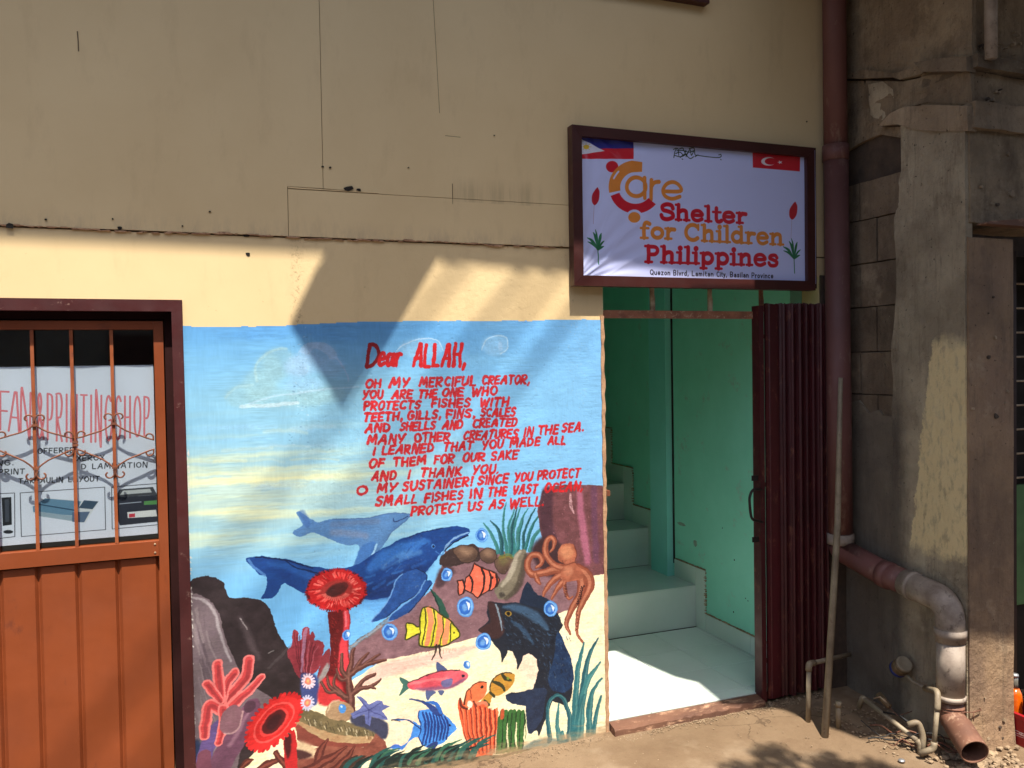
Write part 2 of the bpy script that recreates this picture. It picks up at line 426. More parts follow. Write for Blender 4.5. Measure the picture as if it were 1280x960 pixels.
SANS = {'Q': (.66, [arc(.33,.5,.33,.5,90,450,14), [(.4,.2),(.66,-.08)]]), 'u': (.44,[[(0,.6),(0,.15),(.2,0),(.42,.15)],[(.42,.6),(.42,0)]]), 'e': (.46,[[(.02,.3),(.42,.3),(.36,.56),(.14,.6),(.02,.3),(.14,.02),(.4,.08)]]),
 'z': (.4,[[(0,.6),(.38,.6),(0,0),(.38,0)]]), 'o': (.44,[arc(.22,.3,.21,.3,90,450,10)]), 'n': (.42,[[(0,0),(0,.6)],[(0,.4),(.2,.6),(.4,.45),(.4,0)]]), 'B': HAND['B'], 'l': (.08,[[(.04,0),(.04,1)]]),
 'v': (.42,[[(0,.6),(.2,0),(.42,.6)]]), 'r': (.28,[[(0,0),(0,.6)],[(0,.35),(.12,.56),(.28,.58)]]), 'd': (.44,[[(.42,0),(.42,1)],arc(.2,.3,.2,.3,40,330)]), ',': HAND[','], 'L': HAND['L'],
 'a': (.42,[[(.04,.52),(.3,.6),(.4,.4),(.4,0)],[(.4,.32),(.1,.3),(.04,.1),(.2,0),(.4,.12)]]), 'm': (.66,[[(0,0),(0,.6)],[(0,.42),(.16,.6),(.3,.45),(.3,0)],[(.3,.42),(.48,.6),(.62,.45),(.62,0)]]),
 'i': (.08,[[(.04,0),(.04,.6)],[(.04,.84),(.04,.86)]]), 't': (.28,[[(.12,.88),(.12,.1),(.26,0)],[(0,.6),(.26,.6)]]), 'C': HAND['C'], 'y': (.42,[[(0,.6),(.2,.02)],[(.42,.6),(.14,-.26),(0,-.24)]]),
 's': (.38,[[(.36,.5),(.2,.6),(.04,.48),(.2,.3),(.36,.16),(.2,0),(0,.08)]]), 'P': HAND['P'], 'c': (.4,[arc(.22,.3,.21,.3,50,310)])}
# ------------------------------------------------------------------ the sea mural: brushwork first, then cut into its painted parts
MU = Canvas(-0.045, 1.64, -0.17, 1.80, 860, (126, 188, 228))
PARTS = ['painted_water']
PLAB = {}
def begin(name, label=None):
    PARTS.append(name); MU.cur = len(PARTS)-1
    if label: PLAB[MU.cur] = label
A5 = crop(230, 620, 4.741); A6 = crop(230, 780, 4.741); A7 = crop(460, 620, 4.129); A8 = crop(460, 790, 4.129)
A3 = crop(220, 380, 3.429); A4 = crop(440, 410, 4.0); A9 = crop(540, 640, 6.095); AC = crop(360, 700, 5.333)
ID = lambda q: q
def paint_mural():
    c = MU; rr = random.Random(3)
    # water and sky
    ys = np.linspace(0, 1, c.h)[:, None]; xs = np.linspace(0, 1, c.w)[None, :]
    def lay(col, f): c.px[:] = c.px*(1-f[..., None])+np.array(col, np.float32)/255*f[..., None]
    lay((92, 158, 216), np.clip(1-ys/.16, 0, 1)*np.ones_like(xs))
    lay((150, 196, 210), np.exp(-((ys-.15)/.06)**2)*np.exp(-((xs-.27)/.26)**2)*.6)
    st = vnoise(c.h, c.w, 420, 24, 21, 4)
    bandf = np.exp(-((ys-.335)/.095)**2)*np.clip(1.25-xs*1.7, 0, 1)
    lay((192, 212, 196), bandf*.85)
    lay((232, 232, 180), np.clip(st*3.2-1.35, 0, 1)*bandf)
    lay((128, 188, 224), np.clip(vnoise(c.h, c.w, 340, 40, 4, 4)*2.6-1.3, 0, 1)*.5*np.ones_like(bandf))
    lay((130, 188, 236), np.clip((xs-.55)*2.2, 0, 1)*np.ones_like(ys)*.7)
    lay((108, 182, 240), np.clip((ys-.44)*8, 0, 1)*np.ones_like(xs)*.75)
    c.px *= (1+.035*(vnoise(c.h, c.w, 200, 14, 9, 4)-.5)*2)[..., None]
    # clouds
    c.tx = A3
    begin('painted_cloud')
    for cx_, cy_, rx_, ry_ in ((395,290,62,80),(440,250,70,66),(300,395,95,50),(480,400,190,42),(600,390,130,40),(355,340,70,60)): c.ell(cx_, cy_, rx_, ry_, (150,192,202), soft=7, a=.5)
    c.stroke([(345,330),(340,270),(370,225),(420,196),(470,190)], 3, (172,206,208), a=.5, soft=2); c.stroke([(210,400),(250,362),(330,348)], 3, (168,206,214), a=.5, soft=2)
    for cx_, cy_, rx_, ry_ in ((610,210,78,46),(560,250,60,50),(660,270,60,40)): c.ell(cx_, cy_, rx_, ry_, (158,194,228), soft=8, a=.45)
    c.ell(520, 270, 55, 45, (160,200,232), soft=8, a=.8); c.ell(545, 345, 90, 28, (150,198,232), soft=9, a=.7)
    for k in range(7):
        c.stroke([(525+k*7, 205+k*2),(560+k*5, 172+k*3),(620, 166+k*5),(670-k*3, 190+k*5),(690-k*5, 235)], 1.3, (178,198,226), a=.45)
    c.stroke([(690,235),(728,290),(738,330)], 1.5, (170,190,222), a=.55)
    c.stroke([(280,438),(420,432),(520,420)], 4, (196,222,232), a=.75, soft=2); c.stroke([(300,430),(420,395),(640,365),(780,355)], 2, (180,212,232), a=.6, soft=2)
    begin('painted_cloud')
    c.tx = A4
    c.ell(345, 100, 110, 50, (150,196,230), soft=6, a=.55); c.stroke([(220,115),(260,80),(350,52),(430,60),(455,110)], 1.4, (186,212,234), a=.7)
    begin('painted_cloud')
    c.ell(715, 85, 65, 52, (152,200,236), soft=5, a=.55); c.stroke([(650,110),(670,60),(720,35),(770,50),(778,100),(740,125)], 1.6, (190,220,240), a=.6); c.ell(742, 88, 12, 24, (170,205,238), a=.5)
    c.tx = A3
    for k in range(26):
        x = rr.uniform(40, 560); y = rr.uniform(520, 800); L = rr.uniform(60, 260)
        c.cur = 0
        c.stroke([(x,y),(x+L*.5,y-6),(x+L,y+rr.uniform(-8,4))], rr.uniform(1.5,5), rr.choice([(222,222,178),(196,216,202),(170,206,226),(150,200,232)]), a=.35, soft=3)
    for k in range(14):
        x = rr.uniform(60, 640); y = rr.uniform(10, 70)+40
        c.stroke([(x,y+40),(x+150,y+36)], rr.uniform(3,8), (88,152,212), a=.22, soft=3)
    # sand
    begin('painted_sand'); c.tx = ID
    c.poly([(760,708),(735,716),(690,755),(640,786),(600,795),(540,810),(484,822),(440,850),(380,880),(300,900),(225,930),(200,1040),(760,1040),(760,925)], (248,236,196), smooth=False, edge=2)
    c.poly([(484,826),(560,812),(600,806),(560,826),(500,842),(450,860),(452,846)], (226,180,172), soft=6, a=.75)
    c.poly([(640,800),(690,808),(700,850),(660,860)], (240,206,190), soft=10, a=.6); c.poly([(488,905),(520,880),(560,905),(520,930),(490,935)], (240,206,184), soft=8, a=.6)
    c.poly([(300,905),(330,930),(340,975),(296,975)], (246,236,190), smooth=False)
    # mauve ridge
    begin('painted_reef')
    c.poly([(424,842),(438,812),(462,793),(500,766),(540,738),(552,705),(556,690),(580,682),(640,690),(672,690),(690,650),(705,700),(737,718),(715,760),(640,786),(600,795),(540,812),(484,824)], (118,86,94), smooth=False, edge=4, color2=(140,106,112))
    c.tx = A5; c.stroke([(980,900),(1050,850),(1130,800),(1200,740),(1275,690)], 6, (112,106,108), dry=.6); c.stroke([(990,890),(1080,830),(1170,770)], 2.5, (168,160,160), dry=.9)
    c.tx = A7
    c.poly([(370,330),(400,290),(440,265),(500,250),(560,260),(570,330),(480,352),(400,372)], (58,44,44), edge=3); c.poly([(355,400),(375,372),(430,365),(440,400),(380,470),(350,470)], (74,54,60), soft=4)
    for k in range(30): c.stroke([(rr.uniform(150,560), rr.uniform(470,700))]*2, rr.uniform(.8,1.6), (178,160,160), a=.35, claim=False)
    c.tx = A9
    for pts, f in (([(160,300),(190,262),(250,250),(310,262),(345,310),(330,360),(270,385),(210,375)], 0), ([(355,320),(390,285),(440,275),(490,310),(490,360),(440,390),(380,370)], 1), ([(480,370),(520,340),(580,325),(615,345),(590,420),(550,465),(500,450)], 2)):
        begin('painted_rock')
        c.poly(pts, (104,78,66), color2=(84,66,56)); cx = sum(p[0] for p in pts)/len(pts); cy = sum(p[1] for p in pts)/len(pts)
        c.poly([(cx+(x-cx)*.62, cy-14+(y-cy)*.5) for x, y in pts], (150,120,98) if f < 2 else (110,102,66), soft=7, a=.8)
        c.stroke(pts, 1.1, (52,38,36), closed=True, a=.8); c.poly([(x, cy+abs(y-cy)*.9+6) for x, y in pts if y > cy-5]+[(cx+60, cy+20), (cx-60, cy+20)], (56,42,38), soft=6, a=.5)
    # kelp behind
    begin('painted_seagrass'); c.tx = A7
    for pts in ([(596,138),(640,200),(672,290)],[(632,126),(680,190),(690,300)],[(714,34),(698,150),(716,300)],[(756,68),(726,160),(730,300)],[(792,52),(750,170),(752,305)],[(824,66),(776,170),(772,300)],[(862,62),(806,180),(800,290)],[(886,90),(840,170),(808,280)],[(930,130),(860,200),(836,280)],[(800,120),(780,200),(770,300)],[(772,60),(744,150),(738,300)]):
        w_ = rr.uniform(3.4, 5); c.stroke([(x, y) for x, y in pts], [1.2, w_, w_*1.2], rr.choice([(38,98,102),(30,78,88),(52,116,116)])); c.stroke([(x-5, y) for x, y in pts], [.5, 1, 1], (96,150,146), a=.5)
    c.tx = A9; c.stroke([(520,345),(580,325),(605,335)], 5, (126,120,50), a=.8, dry=.5)
    begin('painted_rock'); c.poly([(500,650),(476,610),(490,560),(560,490),(600,420),(620,340),(655,295),(700,285),(718,320),(700,400),(668,520),(630,620),(560,660)], (118,110,94), edge=2)
    c.stroke([(530,560),(585,490),(615,420),(640,340),(670,305)], [4,7,8,6,4], (176,168,150), soft=4, a=.8); c.stroke([(560,655),(640,590),(690,450),(712,330)], [5,8,8,5], (68,60,52), soft=4, a=.8)
    c.ell(530, 628, 24, 20, (70,64,58), soft=2)
    # tall reef on the right
    begin('painted_reef', 'purple red pillar of reef at the right edge'); c.tx = ID
    c.poly([(678,612),(690,607),(720,604),(752,608),(760,640),(760,716),(735,719),(712,714),(700,705),(686,690),(675,668),(672,640)], (96,58,60), smooth=False, edge=5, color2=(120,74,80))
    c.stroke([(684,615),(682,645),(688,680)], [16,18,20], (70,44,54), soft=6, a=.85); c.stroke([(724,612),(727,650),(734,700)], [8,10,10], (178,104,130), soft=6, a=.8); c.stroke([(742,612),(743,650),(745,700)], 9, (98,62,88), soft=5, a=.7); c.stroke([(712,618),(713,632),(717,641)], [3,3.5,2], (214,170,174), dry=.6)
    for k in range(90): x, y = rr.uniform(676,756), rr.uniform(608,714); c.stroke([(x,y),(x+.5,y+rr.uniform(.5,2))], rr.uniform(.5,1), rr.choice([(196,140,150),(60,36,46)]), a=.45, claim=False)
    c.poly([(664,690),(680,670),(712,690),(716,716),(700,722),(680,716)], (60,40,44), soft=5)
    # whales
    begin('painted_whale', 'pale grey blue whale swimming behind'); c.tx = A5
    far = [(690,92),(730,118),(790,152),(880,136),(1000,134),(1100,130),(1180,108),(1250,100),(1310,102),(1352,112),(1330,132),(1290,165),(1230,215),(1200,262),(1165,315),(1110,360),(1030,398),(1000,412),(1040,300),(960,285),(860,256),(790,218),(740,215),(690,236),(648,222),(655,200),(700,172),(690,140),(665,102)]
    c.poly(far, (92,138,190), color2=(74,118,172)); c.stroke([(880,170),(1000,160),(1150,150)], 6, (110,128,160), a=.45, soft=5); c.stroke([(880,215),(960,220),(1080,235)], 7, (132,140,164), a=.5, soft=6)
    c.poly([(1050,300),(1130,270),(1120,330),(1060,385),(1010,405)], (56,104,170), soft=2, a=.8); c.stroke([(700,100),(720,130),(730,165)], 7, (58,96,160), a=.6, soft=3)
    c.stroke([(1238,132),(1248,150),(1275,143),(1330,118)], 1.1, (40,62,110)); c.stroke(far[3:14], 1, (62,90,140), a=.7); c.stroke([(1140,290),(1125,330),(1112,348)], 2.5, (160,206,236), a=.8)
    begin('painted_whale', 'deep blue humpback whale with long flippers'); c.tx = A5
    c.poly([(1040,610),(1200,580),(1330,620),(1400,560),(1330,680),(1180,700),(1060,660)], (84,148,214), soft=10, a=.6)
    body = [(362,368),(420,356),(520,362),(640,380),(740,412),(860,428),(960,424),(1030,400),(1120,345),(1220,285),(1330,235),(1440,205),(1530,188),(1600,180),(1660,184),(1690,204),(1680,228),(1640,250),(1580,278),(1540,320),(1500,370),(1440,440),(1370,500),(1300,560),(1200,600),(1080,612),(960,600),(840,592),(700,572),(620,530),(585,515),(560,560),(520,600),(456,608),(480,560),(492,475),(440,462),(400,420)]
    c.poly(body, (28,76,150), edge=1.5, color2=(20,50,110)); c.poly([(x, y+(8 if y > 430 else 0)) for x, y in ((700,560),(860,588),(1000,598),(1180,596),(1300,556),(1400,470),(1480,380),(1400,430),(1300,500),(1180,548),(1000,560),(860,552))], (14,36,84), soft=9, a=.75)
    c.stroke([(1100,430),(1200,350),(1330,300),(1440,270)], [10,16,14,6], (52,112,190), soft=8, a=.8); c.stroke([(1180,420),(1300,350),(1400,330)], [5,10,5], (84,140,204), soft=6, a=.6)
    c.stroke([(1090,560),(1200,545),(1310,480),(1390,410)], [12,22,20,8], (18,44,96), soft=8, a=.85); c.stroke([(500,400),(620,420),(740,470),(840,500)], [4,8,10,8], (40,92,168), soft=6, a=.7)
    c.stroke([(382,375),(410,420),(480,466)], 3, (90,140,200), a=.7); c.stroke([(420,360),(560,372),(650,392),(760,425)], 1.4, (14,32,72)); c.stroke([(600,380),(650,420),(760,445),(830,455)], 1.6, (12,30,70), a=.8)
    c.stroke([(1550,310),(1560,280),(1610,240),(1660,222),(1686,216)], [3,2.5,2.2,1.8,1.2], (120,160,206)); c.stroke([(1545,326),(1572,290),(1622,256),(1680,232)], 1.6, (10,24,60)); c.ell(1474, 288+10, 13, 16, (70,120,186)); c.ell(1476, 300, 7, 9, (14,26,60))
    c.stroke([(1530,190),(1440,208),(1330,240)], 1.3, (16,36,80), a=.8); c.stroke([(1490,330),(1530,350),(1540,320)], 1.5, (70,120,186), a=.7)
    for k in range(16):
        x = rr.uniform(1060,1460); y = 560-(x-1060)*.62+rr.uniform(-90,60); c.stroke([(x,y),(x+rr.uniform(30,80),y-rr.uniform(20,44))], rr.uniform(1,3.5), rr.choice([(60,118,192),(20,52,116),(40,92,168)]), a=.5, soft=2, claim=False)
    for fl in ([(1290,460),(1250,500),(1225,580),(1170,670),(1112,735),(1125,744),(1200,716),(1290,640),(1400,560),(1440,470),(1380,430)], [(1430,500),(1390,570),(1300,650),(1240,690),(1210,735),(1240,733),(1330,690),(1400,610),(1470,520)]):
        c.poly(fl, (26,62,124), edge=1, color2=(40,84,152)); c.stroke(fl[:6], 1.6, (110,156,210), a=.75); c.stroke(fl[6:], 1.2, (12,28,64), a=.8)
    # black rock left
    begin('painted_rock', 'black rock with pale grey lobe at the left'); c.tx = A5
    c.poly([(30,520),(50,490),(90,474),(140,470),(190,485),(225,510),(245,560),(270,600),(350,602),(425,606),(475,628),(508,670),(530,740),(558,820),(600,880),(640,950),(690,1090),(700,1180),(640,1330),(560,1400),(430,1500),(330,1640),(280,1800),(20,1800),(20,600)], (42,35,37), edge=2, smooth=True, color2=(60,49,53))
    c.stroke([(330,720),(380,830),(440,960)], [3,8,4], (96,84,88), soft=7, a=.6); c.stroke([(640,880),(560,960),(500,1020)], 3, (90,84,86), a=.5, dry=.6)
    c.stroke([(330,725),(372,790)], 1.4, (178,172,172), dry=.6); c.stroke([(500,925),(530,912)], 1.3, (150,146,146), a=.7)
    c.poly([(25,600),(50,578),(100,585),(160,625),(200,690),(225,770),(255,870),(300,985),(360,1080),(450,1150),(540,1215),(480,1290),(360,1420),(250,1800),(20,1800)], (126,112,116), edge=2, color2=(104,90,98))
    for k in range(34):
        u = rr.random(); x = 40+u*170; y = 640+rr.uniform(0,900); c.stroke([(x,y),(x+12,y+70),(x+44+u*30,y+190)], rr.uniform(.8,3), rr.choice([(160,148,150),(86,74,82),(140,126,134)]), a=.45, soft=1.5)
    c.stroke([(50,600),(110,612),(165,665),(200,760),(235,880),(275,980)], [2,3.5,3.5,3,3,2], (178,170,174), soft=2, a=.8)
    # purple tubes and coral, lower left
    begin('painted_coral', 'mauve tube coral in the lower left corner'); c.tx = A6
    c.poly([(60,700),(90,690),(120,760),(150,860),(90,900),(50,860)], (38,52,84), soft=4)
    c.stroke([(410,480),(370,560),(300,680),(240,780),(190,880)], [16,24,26,24,22], (112,74,96)); c.stroke([(390,510),(340,600),(270,720)], [3,5,4], (156,116,134), soft=4, a=.8); c.ell(388, 490, 44, 30, (84,56,72), rot=-.7)
    c.stroke([(200,600),(160,680),(120,780),(90,900)], [12,16,16,16], (98,80,132), soft=1); c.stroke([(120,780),(110,900)], [14,18], (118,70,88))
    begin('painted_coral', 'salmon pink branching coral'); c.tx = A6
    P1 = (206,72,74); P2 = (238,128,124)
    for pts, ws in (([(385,215),(372,300),(300,390),(250,440),(232,520)],[12,13,12,12,12]), ([(300,290),(260,340),(232,420),(226,500)],[11,11,10,11]), ([(196,240),(204,320),(214,400),(225,500)],[12,13,11,10]), ([(136,356),(175,405),(215,450)],[11,11,9]), ([(460,312),(400,380),(320,450),(250,520)],[9,10,12,14]), ([(240,520),(150,480),(128,560),(120,660)],[12,12,12,10]), ([(232,500),(235,590),(205,700)],[12,12,9])):
        c.stroke(pts, ws, P2); c.stroke(pts, [w_*.62 for w_ in ws], P1, soft=1.2); c.stroke([(x+4,y+6) for x,y in pts], [w_*.3 for w_ in ws], (150,52,58), a=.7, soft=1.2)
    begin('painted_rock'); c.ell(280, 565, 62, 92, (140,104,112), rot=.45, color2=(116,80,92)); c.stroke([(240,650),(285,645),(330,600),(345,520)], 2, (196,160,160), a=.7)
    # mauve fan coral
    begin('painted_coral', 'dark red finger coral'); c.tx = A6
    c.poly([(615,160),(640,120),(645,45),(660,34),(678,45),(682,100),(700,85),(702,28),(720,14),(742,26),(744,60),(762,40),(772,70),(768,96),(800,98),(826,118),(822,180),(800,250),(770,290),(690,320),(660,280),(620,200)], (124,42,54), edge=1.5, color2=(150,58,68))
    for k in range(9): c.stroke([(655+k*17, 50+k*10),(668+k*12, 180),(700+k*6, 300)], 1.2, rr.choice([(88,28,40),(176,92,104)]), a=.75)
    c.stroke([(722,30),(706,150),(700,280)], [4,3,2], (160,120,148), a=.8); c.poly([(820,190),(850,150),(862,170),(850,280),(800,320),(790,300)], (128,50,58)); c.poly([(800,300),(850,230),(850,310),(790,370)], (146,140,138), soft=2)
    begin('painted_rock'); c.poly([(690,300),(740,290),(790,310),(800,420),(780,480),(720,480),(690,400)], (70,84,138), soft=2, color2=(50,60,110))
    # crown coral
    begin('painted_coral', 'red tube of a sea anemone'); c.tx = AC
    c.poly([(262,350),(405,325),(412,380),(404,500),(402,600),(410,720),(440,840),(430,960),(210,960),(230,800),(268,740),(280,600),(272,480)], (110,28,30), edge=2, smooth=False, color2=(86,18,22))
    c.poly([(372,340),(404,330),(408,400),(400,520),(398,640),(400,740),(330,760),(340,600),(362,480)], (214,62,72), soft=2); c.poly([(220,800),(300,780),(360,850),(372,960),(210,960)], (196,52,56), soft=3)
    for k in range(40): x = rr.uniform(280,330); y = rr.uniform(380,740); c.stroke([(x,y),(x+rr.uniform(4,12),y+8)], 1, rr.choice([(60,14,18),(150,44,44)]), a=.7)
    c.stroke([(384,350),(380,440)], 2.5, (240,130,140), a=.7)
    begin('painted_anemone', 'red sea anemone crown in front of the whale'); c.tx = AC
    cx, cy, rx, ry = 318, 200, 192, 138
    for k in range(88):
        t = 2*math.pi*k/88; r1 = 1.0+rr.uniform(.02,.09)
        c.stroke([(cx+rx*.86*math.cos(t), cy+ry*.86*math.sin(t)),(cx+rx*r1*math.cos(t), cy+ry*r1*math.sin(t))], [4,1.3], rr.choice([(180,28,30),(150,20,26),(90,16,26)]))
    c.ell(cx, cy, rx*.97, ry*.97, (196,34,36), edge=3, color2=(168,24,28))
    for k in range(130):
        t = rr.uniform(0,6.28); a_ = rr.uniform(.5,.72); b_ = a_+rr.uniform(.12,.26)
        c.stroke([(cx+6+rx*a_*math.cos(t), cy+ry*a_*math.sin(t)),(cx+rx*b_*math.cos(t), cy+ry*b_*math.sin(t))], rr.uniform(.9,2), rr.choice([(226,84,78),(212,52,50),(150,22,26),(236,120,110)]), a=.8)
    c.ell(cx+6, cy-2, 106, 66, (150,44,42), soft=3, rot=-.2); c.ell(cx+8, cy-4, 78, 40, (58,24,26), rot=-.45, soft=2, color2=(88,30,30)); 
    for k in range(16): t = .3+k*.16; c.stroke([(cx+70*math.cos(t), cy+42*math.sin(t)+6),(cx+92*math.cos(t), cy+62*math.sin(t)+8)], 1.6, (214,104,94), a=.7)
    # brown branching coral
    begin('painted_coral', 'brown branching coral'); c.tx = A6
    BR = (84,50,46); BL = (128,86,76)
    trunk = [([(985,520),(990,440),(975,340),(985,240),(1005,150)],[10,9,8,6,4]), ([(975,330),(930,260),(935,180)],[7,5,3.4]), ([(985,300),(1050,250),(1120,230),(1195,212)],[7,6,5,3]), ([(1000,290),(1040,220),(1090,170)],[6,5,3]),
        ([(1040,260),(1090,220),(1160,180)],[6,5,3]), ([(990,420),(1040,380),(1100,370),(1165,330)],[8,6,5,3]), ([(1010,400),(1060,330),(1130,295)],[6,5,4]), ([(970,440),(900,400),(860,360),(845,310)],[7,5,4,3]), ([(900,400),(850,400),(812,340)],[5,4,3]), ([(940,420),(890,360),(900,300)],[5,4,3]), ([(960,330),(930,330),(900,270)],[5,4,3]), ([(1100,370),(1130,380)],[4,2])]
    for pts, ws in trunk: c.stroke(pts, ws, BR, edge=0) if False else c.stroke(pts, ws, BR)
    for pts, ws in trunk: c.stroke([(x-2,y-4) for x,y in pts], [w_*.35 for w_ in ws], BL, a=.8)
    begin('painted_seashell'); c.ell(930-10, 520, 82, 66, (150,118,88), color2=(178,150,116)); c.stroke([(850,520),(870,465),(920,450)], 2, (210,190,160), a=.6); c.ell(936, 498, 24, 28, (74,140,214)); c.ell(930, 488, 8, 8, (190,222,244))
    # clam and lower left rocks
    begin('painted_clam', 'brown ridged giant clam shell'); 
    c.poly([(680,510),(760,506),(830,540),(930,575),(1040,590),(1120,610),(1175,650),(1160,690),(1050,690),(900,680),(780,650),(680,600)], (96,88,62), edge=3, color2=(128,112,80))
    c.poly([(672,580),(780,612),(900,650),(1050,664),(1170,668),(1130,710),(1000,712),(860,700),(740,680),(665,640)], (200,176,132), edge=3, color2=(150,112,80)); c.poly([(670,600),(760,650),(860,690),(1010,710),(1150,700),(1060,730),(880,730),(740,720),(670,680)], (128,66,56), edge=3)
    for k in range(60): x = rr.uniform(700,1170); y = 545+(x-700)*.25+rr.uniform(-10,30); c.stroke([(x,y),(x+6,y+18)], 1, rr.choice([(226,214,180),(70,62,46)]), a=.6)
    begin('painted_rock'); c.poly([(1140,640),(1186,690),(1195,750),(1150,800),(1060,820),(980,900),(620,910),(640,840),(700,780),(820,720),(960,730),(1080,720)], (112,58,50), edge=3, color2=(150,92,74)); c.poly([(670,690),(760,720),(790,770),(720,790),(660,750)], (210,184,148), soft=4); c.poly([(660,740),(760,770),(700,800),(650,790)], (72,44,44), soft=2)
    c.poly([(990,540),(1080,540),(1190,570),(1210,620),(1190,680),(1120,640),(1000,590)], (58,62,86), soft=2)
    begin('painted_seagrass', 'dark red leaves by the bottom edge')
    for pts, ws in (([(330,860),(370,820),(408,800)],[5,8,2]), ([(440,870),(500,820),(590,800)],[8,9,2]), ([(780,860),(800,770),(850,680)],[10,10,3]), ([(700,880),(820,820),(960,730)],[10,12,3]), ([(860,880),(960,800),(1010,725)],[9,9,2]), ([(900,900),(1020,860),(1050,780)],[9,9,2]), ([(540,760),(600,840),(640,900)],[5,8,8])):
        c.stroke(pts, ws, (86,42,38)); c.stroke(pts, [w_*.35 for w_ in ws], (140,76,62), a=.7)
    begin('painted_anemone', 'large red anemone tilted in the foreground')
    c.poly([(585,700),(650,620),(668,700),(672,900),(600,900)], (188,38,42), smooth=False); c.poly([(590,690),(622,640),(640,700),(610,800)], (70,24,28), soft=2)
    cx, cy = 532, 580
    for k in range(36):
        t = 2*math.pi*k/36+rr.uniform(-.05,.05); a_, b_ = 190, 118
        ex = lambda q: (cx+q*a_*math.cos(t)*.72+q*b_*math.sin(t)*.60, cy-q*a_*math.cos(t)*.72*1.0+q*b_*math.sin(t)*.62)
        c.stroke([ex(.9), ex(1.0), ex(1.1)], [6,4.5,3.6], rr.choice([(214,44,46),(190,32,36)]))
    def ring(q, col, **k):
        pts = []
        for j in range(28):
            t = 2*math.pi*j/28; pts.append((cx+q*190*math.cos(t)*.72+q*118*math.sin(t)*.60, cy-q*190*math.cos(t)*.72+q*118*math.sin(t)*.62))
        c.poly(pts, col, **k)
    ring(.99, (216,44,44), edge=2); ring(.80, (238,84,80)); ring(.72, (206,40,40)); ring(.56, (228,66,64)); ring(.46, (88,26,30), soft=1)
    ring(.3, (60,24,30), soft=3)
    for (fx, fy) in ((735,336),(730,466)):
        begin('painted_flower')
        for k in range(14): t = k*2*math.pi/14; c.stroke([(fx,fy),(fx+40*math.cos(t),fy+42*math.sin(t))], [3,2.2], (226,200,212) if fy < 400 else (190,190,214))
        c.ell(fx, fy, 22, 22, (222,120,104)); c.ell(fx, fy, 10, 10, (240,170,110), soft=1)
    begin('painted_starfish', 'slate blue starfish'); sc = (88,98,156)
    c.poly([(1020,425),(1050,432),(1095,470),(1140,448),(1175,452),(1180,475),(1220,490),(1170,512),(1210,562),(1160,560),(1110,545),(1100,605),(1075,590),(1068,535),(1000,560),(985,530),(1040,500),(1060,480)], sc, smooth=False, edge=1, color2=(110,120,176))
    for e in ((1030,435),(1170,462),(1200,555),(1090,590),(1000,540)): c.stroke([(1095,505), e], [1.6,.8], (60,66,120), a=.7)
    # clown fish
    begin('painted_fish', 'orange striped fish with dark outline'); c.tx = A9; OR = (236,98,72)
    fb = [(318,390),(370,420),(440,445),(490,470),(510,515),(490,560),(450,590),(420,600),(380,625),(348,655),(300,620),(250,590),(236,620),(208,635),(196,600),(194,516),(232,516),(250,540),(262,500),(290,480)]
    c.poly(fb, OR, smooth=False, color2=(246,130,104)); c.stroke(fb, 1.8, (64,36,32), closed=True, smooth=False)
    for pts in ([(286,480),(310,520),(304,580),(290,612)],[(370,420),(396,480),(390,560),(362,640)],[(430,445),(446,500),(440,560),(428,596)],[(238,516),(246,560),(236,620)],[(484,478),(492,520),(480,560)]): c.stroke(pts, [2.2,2.6,2.4,2], (48,30,30))
    c.ell(458, 496, 8, 10, (60,28,28))
    # yellow striped fish
    begin('painted_fish', 'yellow and orange striped angel fish'); c.tx = A7
    c.poly([(322,482),(345,500),(380,540),(412,606),(412,640),(370,610),(360,560)], (40,78,66)); c.stroke([(322,482),(360,560),(366,600)], 1.4, (20,44,40))
    yf = [(196,655),(230,660),(262,672),(266,620),(276,580),(300,570),(330,580),(380,612),(420,640),(455,680),(476,716),(440,745),(400,770),(340,778),(290,775),(262,762),(262,712),(230,722),(192,742),(196,700)]
    c.poly(yf, (200,196,44), color2=(222,214,70)); 
    for pts in ([(310,578),(322,660),(300,760)],[(364,612),(370,690),(350,766)],[(410,640),(404,700),(396,760)]): c.stroke(pts, [6,7,6], (232,140,96))
    for pts in ([(290,575),(296,660),(276,765)],[(334,586),(345,670),(322,775)],[(384,620),(386,700),(372,770)],[(428,650),(424,700),(420,750)],[(266,640),(266,720)]): c.stroke(pts, 1.6, (60,60,24))
    c.stroke(yf, 1.7, (56,58,24), closed=True); c.ell(444, 704, 5, 6, (30,30,20))
    c.tx = A8; c.stroke([(352,70),(344,110),(324,146)], [3,2,1.2], (46,40,36)); c.stroke([(366,70),(370,110),(380,132)], [3,2,1.2], (46,40,36))
    for k in range(26): x = 250+k*8; c.stroke([(x, 84),(x+1, 84+rr.uniform(4,26))], .9, (132,100,92), a=.5)
    # octopus
    begin('painted_octopus', 'orange brown octopus with curling arms'); c.tx = A9; OB = (140,76,56); OL = (192,124,96)
